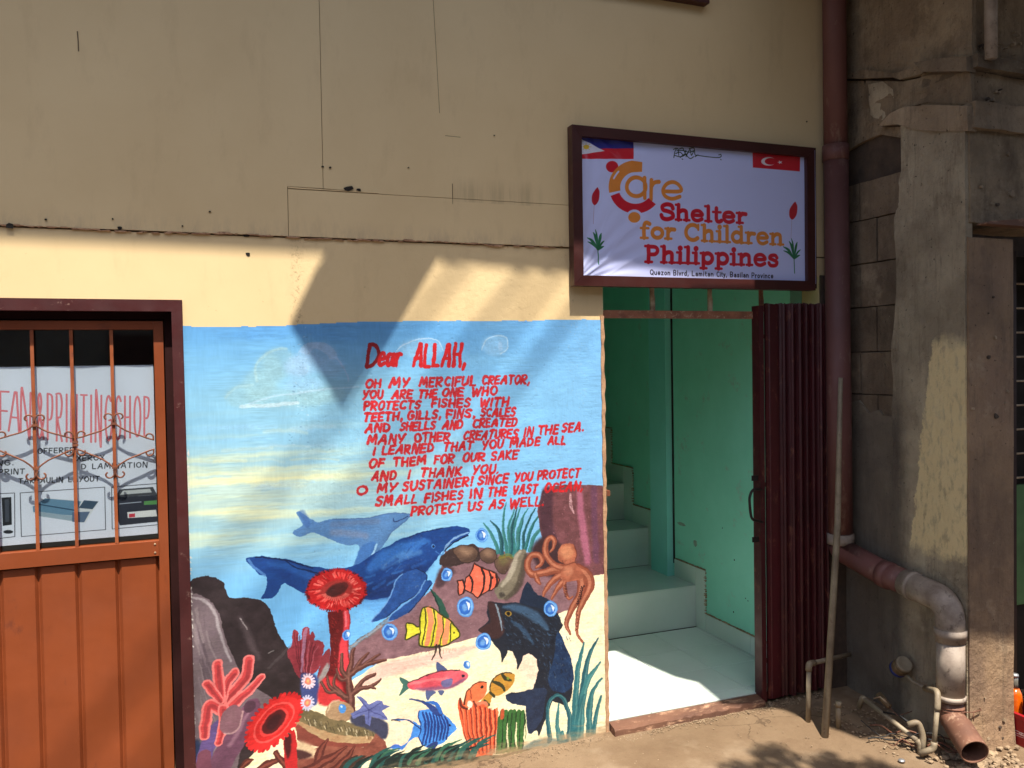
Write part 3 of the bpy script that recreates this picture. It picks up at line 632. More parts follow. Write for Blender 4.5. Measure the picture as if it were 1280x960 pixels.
    arms = [([(1010,440),(930,440),(860,460),(780,470),(736,440),(728,380),(760,330),(810,322),(840,360),(830,400),(800,420)],[10,9,8,8,8,8,7,6,5.5,5,4]), ([(790,470),(800,520),(822,552)],[6,5,2.5]), ([(1010,430),(940,410),(890,360),(862,300),(870,230),(905,190),(928,215),(925,270),(900,300)],[9,8,7.5,7,7,6,5.5,4,2.5]),
        ([(1010,470),(940,500),(880,560),(842,655)],[9,8,6,2.5]), ([(1010,520),(960,570),(910,660)],[8,7,3]), ([(1020,500),(1010,560),(1016,620),(1040,660),(1068,640)],[6,5,4,3.4,2.5]), ([(1110,430),(1180,480),(1204,560),(1150,680),(1110,780),(1100,900)],[12,12,11,8,6,4]), ([(1090,450),(1140,520),(1120,640),(1060,740),(1020,850),(1052,930)],[12,12,10,8,5,2.5]), ([(1100,900),(1120,960),(1150,990)],[4,3,2])]
    for pts, ws in arms: c.stroke(pts, [w_*1.15 for w_ in ws], (120,60,46))
    for pts, ws in arms: c.stroke(pts, [w_*.9 for w_ in ws], OB); c.stroke([(x-3,y-3) for x,y in pts], [w_*.4 for w_ in ws], OL, a=.75, soft=1)
    c.poly([(960,300),(990,250),(1040,236),(1085,262),(1098,320),(1085,380),(1130,430),(1150,500),(1050,530),(990,520),(985,440),(1010,400),(960,370)], OB, color2=(178,106,80)); c.ell(1025, 305, 52, 55, (200,134,98), soft=5, a=.85); c.ell(1040, 450, 40, 40, (186,120,92), soft=5, a=.8)
    c.stroke([(1085,262),(1100,320),(1086,370)], 1.3, (104,52,42)); c.stroke([(985,370),(1010,400),(1060,392),(1100,378)], 1.6, (110,58,44), a=.8)
    for k in range(9): t = k/8; c.ell(1150-30*t+rr.uniform(-4,4), 560+130*t, 7, 8, (54,28,28)); c.ell(1136-30*t, 566+125*t, 6, 6, (54,28,28))
    for k in range(8): c.ell(1108-6*k*.2, 700+k*28, 4, 5, (64,34,32)); c.stroke([(1008, 560+k*12),(1026, 556+k*12)], 1, (70,36,34))
    # dark fish
    begin('painted_fish', 'big black spiny fish with open mouth'); c.tx = A7; DK = (34,40,52)
    c.poly([(820,440),(860,500),(900,520),(940,545),(930,610),(800,590),(785,530)], (28,40,60), edge=2)
    c.poly([(618,545),(700,548),(780,550),(860,570),(920,600),(980,600),(990,625),(1006,660),(985,700),(1000,760),(1030,840),(1050,940),(1052,1010),(1040,1060),(1010,1080),(950,1060),(930,1120),(900,1180),(880,1240),(870,1210),(845,1226),(828,1180),(815,1080),(780,1060),(720,1060),(705,1030),(740,1010),(800,1010),(850,1000),(866,960),(880,900),(870,840),(830,810),(800,820),(770,880),(758,800),(700,790),(684,845),(694,780),(640,750),(565,690),(600,660),(625,640),(615,600)], DK, smooth=False, edge=2, color2=(24,30,42))
    c.poly([(618,548),(665,560),(690,620),(700,700),(650,740),(575,692),(610,660),(632,636)], (60,40,42), soft=2); c.stroke([(655,556),(680,620),(690,690)], [2,2.4,1.2], (120,136,150))
    c.stroke([(700,570),(780,580),(860,620),(920,680)], [4,10,12,6], (64,96,128), soft=5, a=.75); c.stroke([(740,640),(800,690),(850,760)], [3,6,3], (50,78,108), soft=3, a=.7); c.ell(724, 606, 16, 13, (140,112,48)); c.ell(724, 606, 8, 9, (20,16,16))
    for k in range(150):
        x, y = rr.uniform(690,980), rr.uniform(600,780); c.stroke([(x,y),(x+rr.uniform(6,18),y+rr.uniform(4,12))], rr.uniform(.6,1.4), rr.choice([(74,104,134),(44,64,86),(16,20,28)]), a=.5, claim=False)
    c.tx = A8
    c.poly([(980,0),(1040,120),(1060,220),(1040,290),(1000,312),(945,295),(930,240),(960,120)], (22,40,70), color2=(34,60,96), edge=2)
    for k in range(90): x = rr.uniform(880,1040); y = rr.uniform(20,300); c.stroke([(x,y),(x+rr.uniform(3,12),y+rr.uniform(8,22))], rr.uniform(.6,1.3), rr.choice([(66,100,140),(38,60,92),(14,18,28)]), a=.45, claim=False)
    c.poly([(860,290),(920,300),(905,400),(890,460),(850,520),(825,515),(815,440),(810,380),(760,376),(710,350),(718,318),(780,312)], (30,40,62), edge=2, color2=(40,54,80)); c.stroke([(650,55),(700,90),(690,150)], [2,10,2], (32,38,50)); c.stroke([(760,80),(780,130),(770,185)], [10,8,2], (32,38,50))
    # red salmon
    begin('painted_fish', 'pink red fish with grey blue fins')
    c.poly([(350,158),(375,165),(410,200),(360,210)], (72,86,130)); c.poly([(160,230),(200,250),(215,278),(200,300),(165,328),(175,280)], (62,104,96)); c.poly([(296,300),(350,310),(330,325),(305,350)], (84,98,140)); c.poly([(360,305),(395,305),(380,325)], (84,98,140))
    sf = [(205,262),(260,240),(330,212),(400,198),(470,195),(508,210),(512,232),(490,258),(430,285),(350,300),(270,298),(212,292)]
    c.poly(sf, (208,70,88), color2=(228,110,120)); c.poly([(240,290),(350,284),(430,268),(500,235),(490,258),(430,288),(350,304),(270,300)], (120,84,120), soft=3, a=.8); c.stroke(sf[:5], 1.3, (80,40,50)); c.stroke([(215,270),(300,250),(400,235)], 3, (238,128,132), a=.7, soft=1); c.poly([(375,250),(430,238),(425,275),(385,285)], (110,104,150)); c.ell(488, 226, 8, 8, (40,30,50))
    # blue fish
    begin('painted_fish', 'bright blue striped angel fish'); BB = (52,122,212)
    c.poly([(262,405),(320,400),(400,425),(440,470),(455,500),(420,530),(390,570),(340,590),(280,585),(262,540),(215,560),(190,595),(150,605),(112,598),(150,590),(200,570),(222,520),(232,470),(200,455),(130,455),(190,448),(240,468),(268,480),(255,440)], BB, edge=1, color2=(80,150,230))
    c.stroke([(216,346),(260,350),(300,368),(350,410),(376,420)], [1.5,2,4,8,5], (44,66,130)); c.stroke([(300,358),(350,370),(376,414)], [1.5,5,4], (48,104,190)); c.stroke([(310,590),(345,580),(330,606)], [3,6,3], (40,60,120))
    for k in range(8): x = 280+k*17; c.stroke([(x,412+k*3),(x+14,480),(x+2,575-k*3)], [2,3,2], (30,58,128))
    c.stroke([(122,453),(190,450),(240,480),(268,500)], 1.2, (26,46,100)); c.ell(422, 482, 5, 6, (16,26,60)); c.stroke([(262,405),(256,440),(272,480),(262,540),(285,585)], 1.2, (26,50,110))
    # sponge with two little fish
    begin('painted_fish', 'yellow brown banded fish peering out of the sponge'); 
    c.poly([(740,210),(756,222),(745,262),(715,300),(672,325),(640,330),(620,385),(585,360),(600,330),(628,300),(636,255),(665,222),(700,210)], (206,160,62), color2=(176,120,50)); c.stroke([(740,210),(700,210),(665,222),(636,255),(628,300)], 1.4, (60,44,30))
    for pts in ([(690,216),(712,240),(735,246)],[(640,252),(680,270),(700,300)],[(628,312),(650,330)],[(600,350),(625,370)]): c.stroke(pts, [3,5,3], (56,56,36))
    c.ell(722, 238, 7, 8, (120,140,50))
    begin('painted_fish', 'small orange fish beside the sponge'); c.poly([(610,262),(612,290),(600,330),(560,365),(520,390),(492,380),(505,310),(540,275),(580,258)], (222,98,60), color2=(238,132,86)); c.stroke([(610,262),(580,258),(540,275),(505,310),(495,375)], 1.3, (96,44,34)); c.ell(588, 284, 6, 7, (30,20,20)); c.stroke([(525,295),(535,340)], 1.1, (120,50,36)); c.stroke([(505,310),(500,370)], 1.4, (90,40,30))
    begin('painted_sponge', 'orange ribbed sponge'); 
    c.poly([(462,350),(480,352),(500,380),(520,400),(545,370),(575,375),(600,365),(615,385),(640,400),(668,385),(672,410),(660,520),(655,600),(640,640),(545,640),(520,600),(490,520),(470,450)], (224,92,56), smooth=False, edge=1.5)
    for k in range(8): x = 478+k*25; c.stroke([(x,380+abs(k-3)*4),(x+8+4*(4-k)*.5,480),(x+22-(k-3)*6,625)], [2,2.6,1.6], (138,48,36)); c.stroke([(x+9,390),(x+16,480),(x+28-(k-3)*6,600)], [1.4,2,1], (244,140,96), a=.7)
    c.stroke([(470,345),(485,380),(510,395)], 3, (96,44,36)); c.stroke([(560,372),(600,360),(614,372)], 4, (206,120,90)); c.ell(528,372, 14, 20, (236,214,196)); c.stroke([(548,356),(560,384)], 2.5, (120,50,40))
    begin('painted_sponge', 'green ribbed sponge'); 
    c.poly([(668,440),(690,405),(712,415),(740,400),(765,410),(805,402),(812,430),(815,530),(800,610),(660,632),(662,520)], (64,92,54), smooth=False, edge=1.5)
    for k in range(6): x = 690+k*22; c.stroke([(x,410),(x-6,500),(x-10,620)], [5,6,4], (56,104,52)); c.stroke([(x+9,420),(x+4,500),(x-2,600)], 1.6, (28,46,32)); 
    for k in range(3): c.stroke([(722+k*44,470),(716+k*44,540),(722+k*44,600)], [1,2.6,1], (232,224,180))
    c.stroke([(694,404),(690,440)], 5, (176,80,50))
    # bubbles
    for (bx, by, R_, T) in ((585,201,34,A7),(405,406,30,A7),(503,572,44,A7),(110,702,40,A7),(940,580,36,A7),(595,50,40,A8),(508,166,19,A8),(962,64,28,A6)):
        begin('painted_bubble'); c.tx = T
        c.ell(bx, by, R_, R_*1.12, (76,140,216)); c.ell(bx, by, R_*.9, R_, (140,190,234), a=.6); c.ell(bx-2, by, R_*.72, R_*.84, (44,100,186)); c.stroke([(bx+R_*.05,by-R_*.55),(bx+R_*.42,by-R_*.2),(bx+R_*.38,by+R_*.3)], [1.2,3.4,1.2] if T is not A9 else 2, (226,238,248), soft=1, a=.95); c.ell(bx-R_*.1, by+R_*.05, R_*.3, R_*.4, (120,170,222), soft=2, a=.8)
    c.tx = ID
    # right hand weed
    begin('painted_seagrass', 'tall blue green weed at the right edge'); c.tx = A8
    for pts, ws in (([(1060,560),(1066,400),(1080,200),(1112,50)],[9,9,7,2]), ([(1085,550),(1100,350),(1130,150),(1186,30)],[8,9,7,2]), ([(1100,540),(1105,350),(1140,230),(1200,160)],[8,9,7,3]), ([(1140,530),(1140,400),(1160,300),(1205,240)],[8,8,6,3]), ([(1160,530),(1175,420),(1200,330)],[7,6,3]), ([(1075,560),(1085,430),(1110,330)],[10,8,4]), ([(935,560),(925,420),(940,350),(985,325),(1020,370),(1040,460),(1030,560)],[6,5,5,4,5,6,5]), ([(990,570),(975,480),(985,370)],[8,6,2]), ([(1010,570),(1000,520)],[8,6])):
        c.stroke(pts, ws, rr.choice([(44,104,112),(56,118,122),(34,86,98)])); c.stroke([(x+5,y) for x,y in pts], [w_*.3 for w_ in ws], (112,158,150), a=.45)
    c.poly([(800,590),(860,560),(930,545),(1000,560),(1100,545),(1190,525),(1190,545),(1000,580),(860,610),(800,620)], (62,92,100), soft=3, a=.7)
    begin('painted_seagrass', 'dark green weed along the bottom edge')
    c.poly([(0,702),(40,670),(180,620),(300,610),(420,590),(520,600),(545,640),(700,632),(800,605),(860,600),(600,680),(450,702)], (36,52,46), edge=4, smooth=False, color2=(24,34,34))
    for k in range(34):
        x = rr.uniform(-20,560); y = 690-max(0,(x-100))*.14+rr.uniform(-6,14); L = rr.uniform(60,130)
        c.stroke([(x,y),(x+L*.3,y-L*.5),(x+L,y-L*.75-rr.uniform(0,20))], [5,4.5,1], rr.choice([(34,78,76),(40,88,82),(26,40,40),(52,100,80)]))
    c.tx = A6
    for k in range(12): x = rr.uniform(880,1180); c.stroke([(x,870),(x+40,820),(x+110,780)], [6,5,1.5], rr.choice([(34,78,76),(26,40,40),(60,44,38)]))
    c.stroke([(1220,735),(1250,720),(1300,730)], [2,4,2], (64,110,196)); c.stroke([(1232,568),(1280,574)], 1.2, (60,60,60))
    # lettering
    c.tx = A4; RD = (196, 30, 36)
    def L(lab, words, h, lw=3.05):
        begin('lettering', lab)
        for i, (t, xa, xb, ya, yb) in enumerate(words):
            word(c, t, xa, xb, ya, h*.88, lw, RD, slope=(yb-ya)/max(1, xb-xa), seed=i, tex=.16, dry=.15)
    begin('lettering', 'Dear ALLAH heading')
    word(c, 'D', 74, 142, 190, 108, 4.6, (150,26,34), slant=.12); word(c, 'ear', 132, 252, 188, 112, 4.4, RD, slant=.1, slope=-.02, gap=.12); word(c, 'ALLAH,', 306, 572, 188, 108, 4.3, RD, slant=.12)
    L('line OH MY MERCIFUL CREATOR', [('OH',66,148,298,297),('MY',190,288,295,293),('MERCIFUL',335,620,290,284),('CREATOR,',652,890,282,278)], 46)
    L('line YOU ARE THE ONE WHO', [('YOU',52,160,355,352),('ARE',200,305,350,348),('THE',334,430,347,344),('ONE',456,560,342,338),('WHO',596,728,336,332)], 43)
    L('line PROTECTS FISHES WITH', [('PROTECTS',58,348,410,400),('FISHES',398,592,396,391),('WITH',640,785,389,385)], 43)
    L('line TEETH, GILLS, FINS, SCALES', [('TEETH,',58,258,464,458),('GILLS,',276,450,456,450),('FINS,',470,620,448,443),('SCALES',642,820,441,436)], 43)
    L('line AND SHELLS AND CREATED', [('AND',66,194,520,514),('SHELLS',242,420,512,505),('AND',450,558,503,498),('CREATED',602,830,495,487)], 43)
    L('line MANY OTHER CREATURES IN THE SEA', [('MANY',74,270,580,573),('OTHER',312,492,570,562),('CREATURES',558,832,558,546),('IN',856,912,541,536),('THE',932,1034,532,524),('SEA.',1050,1160,520,512)], 46)
    L('line I LEARNED THAT YOU MADE ALL', [('I',100,124,635,634),('LEARNED',152,412,630,616),('THAT',460,610,614,606),('YOU',652,758,603,597),('MADE',790,944,594,586),('ALL',980,1070,583,579)], 43)
    L('line OF THEM FOR OUR SAKE', [('OF',90,165,695,692),('THEM',206,370,689,680),('FOR',410,514,676,670),('OUR',556,664,667,661),('SAKE',692,834,658,650)], 44)
    L('line AND I THANK YOU', [('AND',98,226,762,755),('I',275,298,752,750),('THANK',342,552,746,734),('YOU.',605,738,730,722)], 46)
    L('line O MY SUSTAINER! SINCE YOU PROTECT', [('O',24,80,834,832),('MY',126,226,822,816),('SUSTAINER!',252,610,812,786),('SINCE',630,785,782,772),('YOU',812,905,768,760),('PROTECT',926,1142,758,744)], 46)
    L('line SMALL FISHES IN THE VAST OCEAN', [('SMALL',118,330,886,872),('FISHES',362,558,868,852),('IN',590,652,848,843),('THE',678,778,841,834),('VAST',806,930,830,822),('OCEAN,',962,1160,820,808)], 46)
    L('line PROTECT US AS WELL', [('PROTECT',298,552,938,918),('US',582,655,914,908),('AS',686,764,905,898),('WELL.',790,965,896,884)], 47)
    c.cur = 0
    # worn white specks by the door frame and dusty foot of the wall
    c.tx = ID
    for k in range(90): y = rr.uniform(560,955); c.stroke([(230+ (y-400)*.02+rr.uniform(0,2),y),(231+(y-400)*.02+rr.uniform(0,2),y+rr.uniform(0,4))], rr.uniform(.5,1.6), (226,222,214), a=.8, claim=False)
    for k in range(60):
        x = rr.uniform(360,385); y = rr.uniform(405,560); c.stroke([(x,y),(x+rr.uniform(.5,3),y+rr.uniform(-1,1))], rr.uniform(.5,1.1), rr.choice([(70,110,150),(190,214,230)]), a=.45, claim=False)
    # the hand: edges wander with the brush and the plaster, streaks of thin paint, grain
    dx = (vnoise(c.h, c.w, 34, 34, 51, 3)-.5)*9+(vnoise(c.h, c.w, 6, 5, 52, 2)-.5)*2.2
    dy = (vnoise(c.h, c.w, 34, 34, 53, 3)-.5)*9+(vnoise(c.h, c.w, 6, 5, 54, 2)-.5)*2.2
    yy, xx = np.mgrid[0:c.h, 0:c.w]
    yi = np.clip(yy+dy, 0, c.h-1).astype(int); xi = np.clip(xx+dx, 0, c.w-1).astype(int)
    c.px = c.px[yi, xi]; c.id = c.id[yi, xi]
    st1 = vnoise(c.h, c.w, 46, 3.2, 61, 3)-.5; st2 = vnoise(c.h, c.w, 3.6, 40, 62, 3)-.5; sel = np.clip(vnoise(c.h, c.w, 120, 120, 63, 2)*4-1.5, 0, 1)
    c.px *= (1+(.17*st1*(1-sel)+.07*st2*sel)+.10*(vnoise(c.h, c.w, 60, 60, 64, 4)-.5))[..., None]
    thin = np.clip(vnoise(c.h, c.w, 5, 5, 65, 3)*6-4.15, 0, 1)*np.clip(vnoise(c.h, c.w, 90, 120, 66, 3)*3-1.2, 0, 1)
    thin[:, :int(.42*c.ppm)] *= .25
    c.px = c.px*(1-thin[..., None]*.3)+np.array((196,186,170), np.float32)/255*thin[..., None]*.3
    # the painter's top edge is not quite level
    xs_m = c.x0+np.arange(c.w)/c.ppm
    ztop = np.interp(xs_m, [-.05,.1,.35,.6,.9,1.3,1.64], [1.752,1.751,1.758,1.772,1.777,1.779,1.784])+.0035*(vnoise(1, c.w, 60, 1, 70, 3)[0]-.5)*2
    zz = c.z1-np.arange(c.h)/c.ppm
    c.id[zz[:, None] > ztop[None, :]] = -1
    dirt = np.clip((vnoise(c.h, c.w, 40, 12, 33, 4)*.10+ (np.arange(c.h)[:, None]/c.ppm - (1.80+.015)))/.05, 0, 1)
    c.px[:] = c.px*(1-dirt[..., None]*.8)+np.array((176,146,112), np.float32)/255*dirt[..., None]*.8
paint_mural()
def cut_mesh(cv, idn, y, step=3, zcut=None):
    """the flat piece of the painted sheet that carries one painted thing: runs of small cells"""
    ids = cv.id[step//2::step, step//2::step]; h, w_ = ids.shape
    verts = {}; vl = []; faces = []; uv = []
    def vt(i, j):
        if (i, j) not in verts:
            verts[(i, j)] = len(vl); x = cv.x0+min(i*step, cv.w)/cv.ppm; z = cv.z1-min(j*step, cv.h)/cv.ppm; vl.append((x, y, z))
        return verts[(i, j)]
    m = ids == idn
    for j in range(h):
        row = m[j]
        if not row.any(): continue
        d = np.diff(np.concatenate([[0], row.astype(np.int8), [0]])); st = np.where(d == 1)[0]; en = np.where(d == -1)[0]
        for a, b in zip(st, en): faces.append((vt(a, j), vt(a, j+1), vt(b, j+1), vt(b, j)))
    if not faces: return None
    me = bpy.data.meshes.new('sheet'); me.from_pydata(vl, [], faces)
    ul = me.uv_layers.new(name='UVMap')
    for lp in me.loops:
        v = vl[lp.vertex_index]; ul.data[lp.index].uv = ((v[0]-cv.x0)/(cv.x1-cv.x0), (v[2]-cv.z0)/(cv.z1-cv.z0))
    return me
def sheet_mesh(cv, y, nx=1, nz=1, fn=None):
    vl = []; faces = []
    for j in range(nz+1):
        for i in range(nx+1):
            x = cv.x0+(cv.x1-cv.x0)*i/nx; z = cv.z0+(cv.z1-cv.z0)*j/nz; vl.append((x, y+(fn(x, z) if fn else 0), z))
    for j in range(nz):
        for i in range(nx): a = j*(nx+1)+i; faces.append((a, a+1, a+nx+2, a+nx+1))
    me = bpy.data.meshes.new('sheet'); me.from_pydata(vl, [], faces); ul = me.uv_layers.new(name='UVMap')
    for lp in me.loops:
        v = vl[lp.vertex_index]; ul.data[lp.index].uv = ((v[0]-cv.x0)/(cv.x1-cv.x0), (v[2]-cv.z0)/(cv.z1-cv.z0))
    return me
def printmat(name, cv, gain, rough=0.5, spec=0.4, wall=False, bstr=0.2, bscale=120, bdist=.001, sat=1.0):
    s = Nodes(name); t = s.n('ShaderNodeTexImage'); t.image = cv.image(name); t.interpolation = 'Cubic'
    col = s.mix(1.0, t.outputs[0], (gain, gain, gain, 1), 'MULTIPLY')
    if sat != 1.0:
        hs = s.n('ShaderNodeHueSaturation'); hs.inputs['Saturation'].default_value = sat; s.l(col, hs.inputs['Color']); col = hs.outputs[0]
    n = plaster_relief(s) if wall else s.bump(s.noise(bscale, 4, .6), bstr, bdist)
    return s.done(col, rough, n, 0, spec)
def plaster_relief(s):
    """left of x=.36 the wall is smooth board, right of it trowelled plaster"""
    sx = s.n('ShaderNodeSeparateXYZ'); s.l(s.co, sx.inputs[0])
    k = s.ramp(sx.outputs[0], .30, .40, .12, 1.0)
    h1 = s.noise(38, 8, .68, None, 2.0); h2 = s.noise(9, 5, .6, None, 4.0)
    pit = s.ramp(s.noise(55, 6, .75, None, 8.0), .30, .42, 0, 1)
    h = s.math('ADD', s.math('MULTIPLY', h1, .8), s.math('MULTIPLY', h2, 1.0)); h = s.math('ADD', h, s.math('MULTIPLY', pit, .5))
    h = s.math('MULTIPLY', h, k)
    return s.bump(h, .55, .004)
# ------------------------------------------------------------------ the shelter sign's tarpaulin print
SY = -0.045
SG = Canvas(1.545, 2.765, 1.955, 2.585, 1000, (206, 212, 255), SY)
def paint_sign():
    c = SG; c.tx = crop(700, 140, 3.556); c.k = 1000/262.0
    RD = (206,26,48); OG = (226,138,58); K = dict(tex=.02)
    c.poly([(60,80),(333,100),(333,206),(85,205)], (206,30,50), smooth=False, **K); c.poly([(60,80),(333,90),(333,158),(85,160)], (44,46,140), smooth=False, **K)
    c.poly([(60,88),(100,116),(205,170),(100,186),(60,190)], (226,226,240), smooth=False, **K); c.ell(122,152,13,10,(230,190,60),**K)
    for k in range(8): t = k*.785; c.stroke([(122,152),(122+22*math.cos(t),152+17*math.sin(t))], .5, (230,190,60), **K)
    c.poly([(862,160),(1075,180),(1073,262),(864,244)], RD, smooth=False, **K)
    c.ell(934,217,33,19,(240,230,236),**K); c.ell(943,217,26,15,RD,**K)
    st = [(985+(13 if k%2==0 else 5.2)*math.cos(k*math.pi/5+3.14), 221+(9 if k%2==0 else 3.6)*math.sin(k*math.pi/5+3.14)) for k in range(10)]
    c.poly(st, (240,230,236), smooth=False, **K)
    G = (52,62,48)
    for pts in ([(512,200),(518,170),(530,160),(534,190)],[(520,182),(540,176),(556,190),(566,168)],[(536,162),(552,158),(560,176),(574,196)],[(566,196),(584,164),(590,190),(600,172)],[(540,200),(560,186),(584,204),(600,196)],[(580,160),(602,158),(606,186),(620,190),(660,196),(705,200),(722,196),(722,186)],[(510,164),(522,158)],[(606,196),(620,188)],[(712,188),(720,186)],[(720,208),(723,210)],[(548,206),(552,208)],[(515,190),(545,196),(575,180)],[(525,170),(550,168),(580,176),(604,168)]):
        c.stroke(pts, 1.0, G, **K)
    # logo
    c.ell(237,240,27,25,RD,**K)
    def seg(cx, cy, ro, ri, a0, a1, col, extra=()):
        o_ = [(cx+ro*math.cos(rad(t)), cy+ro*math.sin(rad(t))) for t in np.linspace(a0, a1, 16)]
        i_ = [(cx+ri*math.cos(rad(t)), cy+ri*math.sin(rad(t))) for t in np.linspace(a1, a0, 16)]
        c.poly(o_+list(extra)+i_, col, smooth=False, **K)
    seg(342, 332, 120, 68, 168, 262, OG, [(371,220),(371,263)])
    c.stroke([(246,292),(258,272),(266,262)], 2.0, (206,212,255), **K)
    a = arc(345,330,42,42,90,450,20); c.stroke(a, 4.6, OG, **K); c.stroke([(382,290),(383,380)], 4.6, OG, **K)
    c.stroke([(412,300),(411,386)], 4.6, OG, **K); c.stroke([(412,330),(424,312),(446,308)], 4.6, OG, **K)
    c.stroke([(464,350),(540,350),(536,324),(510,309),(480,318),(464,345),(474,372),(504,384),(538,374)], 4.4, OG, **K)
    seg(342, 330, 119, 76, 41, 160, RD)
    c.ell(337,465,36,34,(206,212,255),**K); c.ell(337,466,26,24,OG,**K)
    pword(c, 'Shelter', 452, 838, 473, 492, 66, 4.9, RD, **K)
    pword(c, 'for', 366, 520, 557, 562, 68, 4.7, OG, **K); pword(c, 'Children', 560, 1002, 567, 588, 70, 4.7, OG, **K)
    pword(c, 'Philippines', 386, 978, 664, 682, 70, 5.0, RD, **K)
    sl = .0235
    for t, xa, xb in (('Quezon', 408, 503), ('Blvrd,', 512, 585), ('Lamitan', 594, 695), ('City,', 704, 755), ('Basilan', 764, 852), ('Province', 860, 962)):
        word(c, t, xa, xb-3, 721+(xa-408)*sl*1.3, 21, 1.1, (50,44,56), slope=sl, slant=0, font=SANS, jit=0, **K)
    for (x, y) in ((163,375),(1042,440)):
        c.poly([(x-16,y+10),(x-12,y-14),(x+8,y-42),(x+14,y-38),(x+20,y-20),(x+16,y+16),(x,y+36),(x-12,y+28)], (190,30,50), **K); c.stroke([(x-4,y+34),(x-8,y+120)], .3, (170,110,130), **K)
    for (x, y) in ((178,655),(1050,695)):
        GR = (40,112,74); c.stroke([(x,y+20),(x-2,y-40),(x-6,y-110)], 1.2, GR, **K)
        for dx, dy, w_ in ((-50,-98,3.4),(-24,-122,3.4),(12,-118,3.4),(24,-60,2.6),(-48,-80,2.6),(26,-84,2.4),(-14,-134,2.2)): c.stroke([(x-2,y-42),(x+dx*.5,y-42+(dy+42)*.7),(x+dx,y+dy)], [1,w_,.8], GR, **K)
paint_sign()

# ------------------------------------------------------------------ the print-shop poster behind the door glass
PY = 0.058
PO = Canvas(-0.66, -0.135, 1.005, 1.617, 1100, (222, 230, 250), PY)
def paint_poster():
    c = PO; c.tx = crop(0, 360, 2.6667); c.k = 1100/310.0
    K = dict(tex=.03)
    RD = (214,70,84)
    def ysh(X):
        u = min(1.2, max(-.1, X/500.0)); mid = math.sin(u*math.pi)
        top = 345+(u)*18+mid*2; bot = 478+u*10+mid*34*(1 if u > .2 else .6)-(1-u)*6
        if u > .5: top -= 0
        return bot, (bot-top)
    for t, xa, xb in (('F',-46,-12),('F',0,30),('A',28,68),('N',68,104),('&',123,148),('PRINTING',158,374),('SHOP',386,500)):
        word(c, t, xa, xb+3, 480, 120, 1.7, RD, slant=0, jit=0, yshape=ysh, gap=.42, **K); word(c, t, xa, xb+3, 480, 120, .6, (240,170,178), slant=0, jit=0, yshape=ysh, gap=.42, **K)
    BK = (52,54,62)
    for t, xa, xb, y in (('OFFERED',126,252,552),('XEROX',256,352,576),('D LAMINATION',272,496,604),('NG.',-10,48,592),('PRINT',-4,86,622),('TARPAULIN LAYOUT',62,336,652)):
        word(c, t, xa, xb, y, 16, 1.0, BK, slant=0, jit=0, slope=-.03, **K)
    for r_ in ([(-60,690),(47,684),(48,830),(-60,842)],[(66,684),(349,664),(352,806),(70,830)],[(372,664),(530,652),(530,790),(374,804)]): c.stroke(r_, .7, (60,62,74), smooth=False, closed=True, **K)
    c.poly([(4,700),(36,698),(38,790),(8,794)], (34,38,46), smooth=False, **K); c.poly([(14,706),(28,705),(29,780),(16,782)], (70,76,90), smooth=False, **K); c.ell(26,814,16,6,(40,44,52),**K)
    c.poly([(108,726),(150,700),(290,712),(328,714),(285,782),(240,780),(110,752)], (214,220,230), smooth=False, **K); c.poly([(108,730),(150,702),(270,712),(250,760),(110,748)], (100,140,172), smooth=False, **K); c.poly([(116,744),(250,762),(244,778),(120,760)], (150,172,190), smooth=False, **K)
    c.stroke([(130,722),(250,742)], 1.2, (40,70,100), **K); c.poly([(280,708),(328,712),(308,738),(262,734)], (62,84,108), smooth=False, **K); c.ell(268,764,16,6,(180,60,70),**K); c.poly([(240,748),(300,746),(280,782),(240,780)], (90,110,140), smooth=False, **K)
    c.poly([(398,672),(510,664),(524,690),(384,700)], (70,74,84), smooth=False, **K); c.poly([(410,676),(500,670),(506,682),(400,690)], (190,196,204), smooth=False, **K); c.poly([(384,700),(528,690),(528,780),(400,792),(386,760)], (48,52,66), smooth=False, **K)
    c.poly([(424,748),(520,740),(524,762),(426,768)], (224,228,234), smooth=False, **K); c.poly([(480,712),(526,708),(526,722),(480,724)], (90,150,90), smooth=False, **K); c.poly([(430,754),(450,752),(450,764),(430,766)], (200,60,80), smooth=False, **K); c.stroke([(400,720),(470,714)], 1, (170,180,200), **K)
paint_poster()

# ------------------------------------------------------------------ the drinks crate's script, as raised-free flat print
CR = Canvas(-0.99, -0.63, -0.04, 0.13, 1300, (150, 22, 30), 3.2)
CR.P = lambda pts: np.array([((x-CR.x0)*CR.ppm, (CR.z1-z)*CR.ppm) for x, z in pts])   # drawn straight in metres
def paint_crate():
    c = CR; c.k = .62; W_ = (232,222,222); K = dict(tex=.03)
    f = lambda u, v: (-.672-u*.165, .034+v*.046)
    # u runs along the side from the far end toward the street
    def st(pts, w_): c.stroke([f(u, v) for u, v in pts], w_, W_, **K)
    def ring(u, v, r, w_): st([(u+r*.8*math.cos(t), v+r*math.sin(t)) for t in np.linspace(0, 6.28, 13)], w_)
    st([(.16,.72),(.12,.95),(.03,.8),(.0,.4),(.06,.05),(.14,.1),(.2,.3)], 11); ring(.25,.25,.17,8); st([(.44,.4),(.37,.42),(.33,.2),(.38,.06),(.46,.2)], 8); ring(.52,.24,.17,8); st([(.58,.45),(.58,.15),(.63,.08)], 8)
    st([(.63,.28),(.69,.3)], 8); st([(.86,.72),(.82,.95),(.74,.8),(.71,.4),(.77,.05),(.84,.1),(.88,.26)], 11); ring(.9,.25,.13,7); st([(.97,.1),(.98,.85),(1.02,.9)], 7); st([(.0,-.12),(.3,-.2),(.6,-.05)], 6)
    st([(1.06,.4),(1.03,.2),(1.08,.08),(1.1,.4)], 7)
paint_crate()
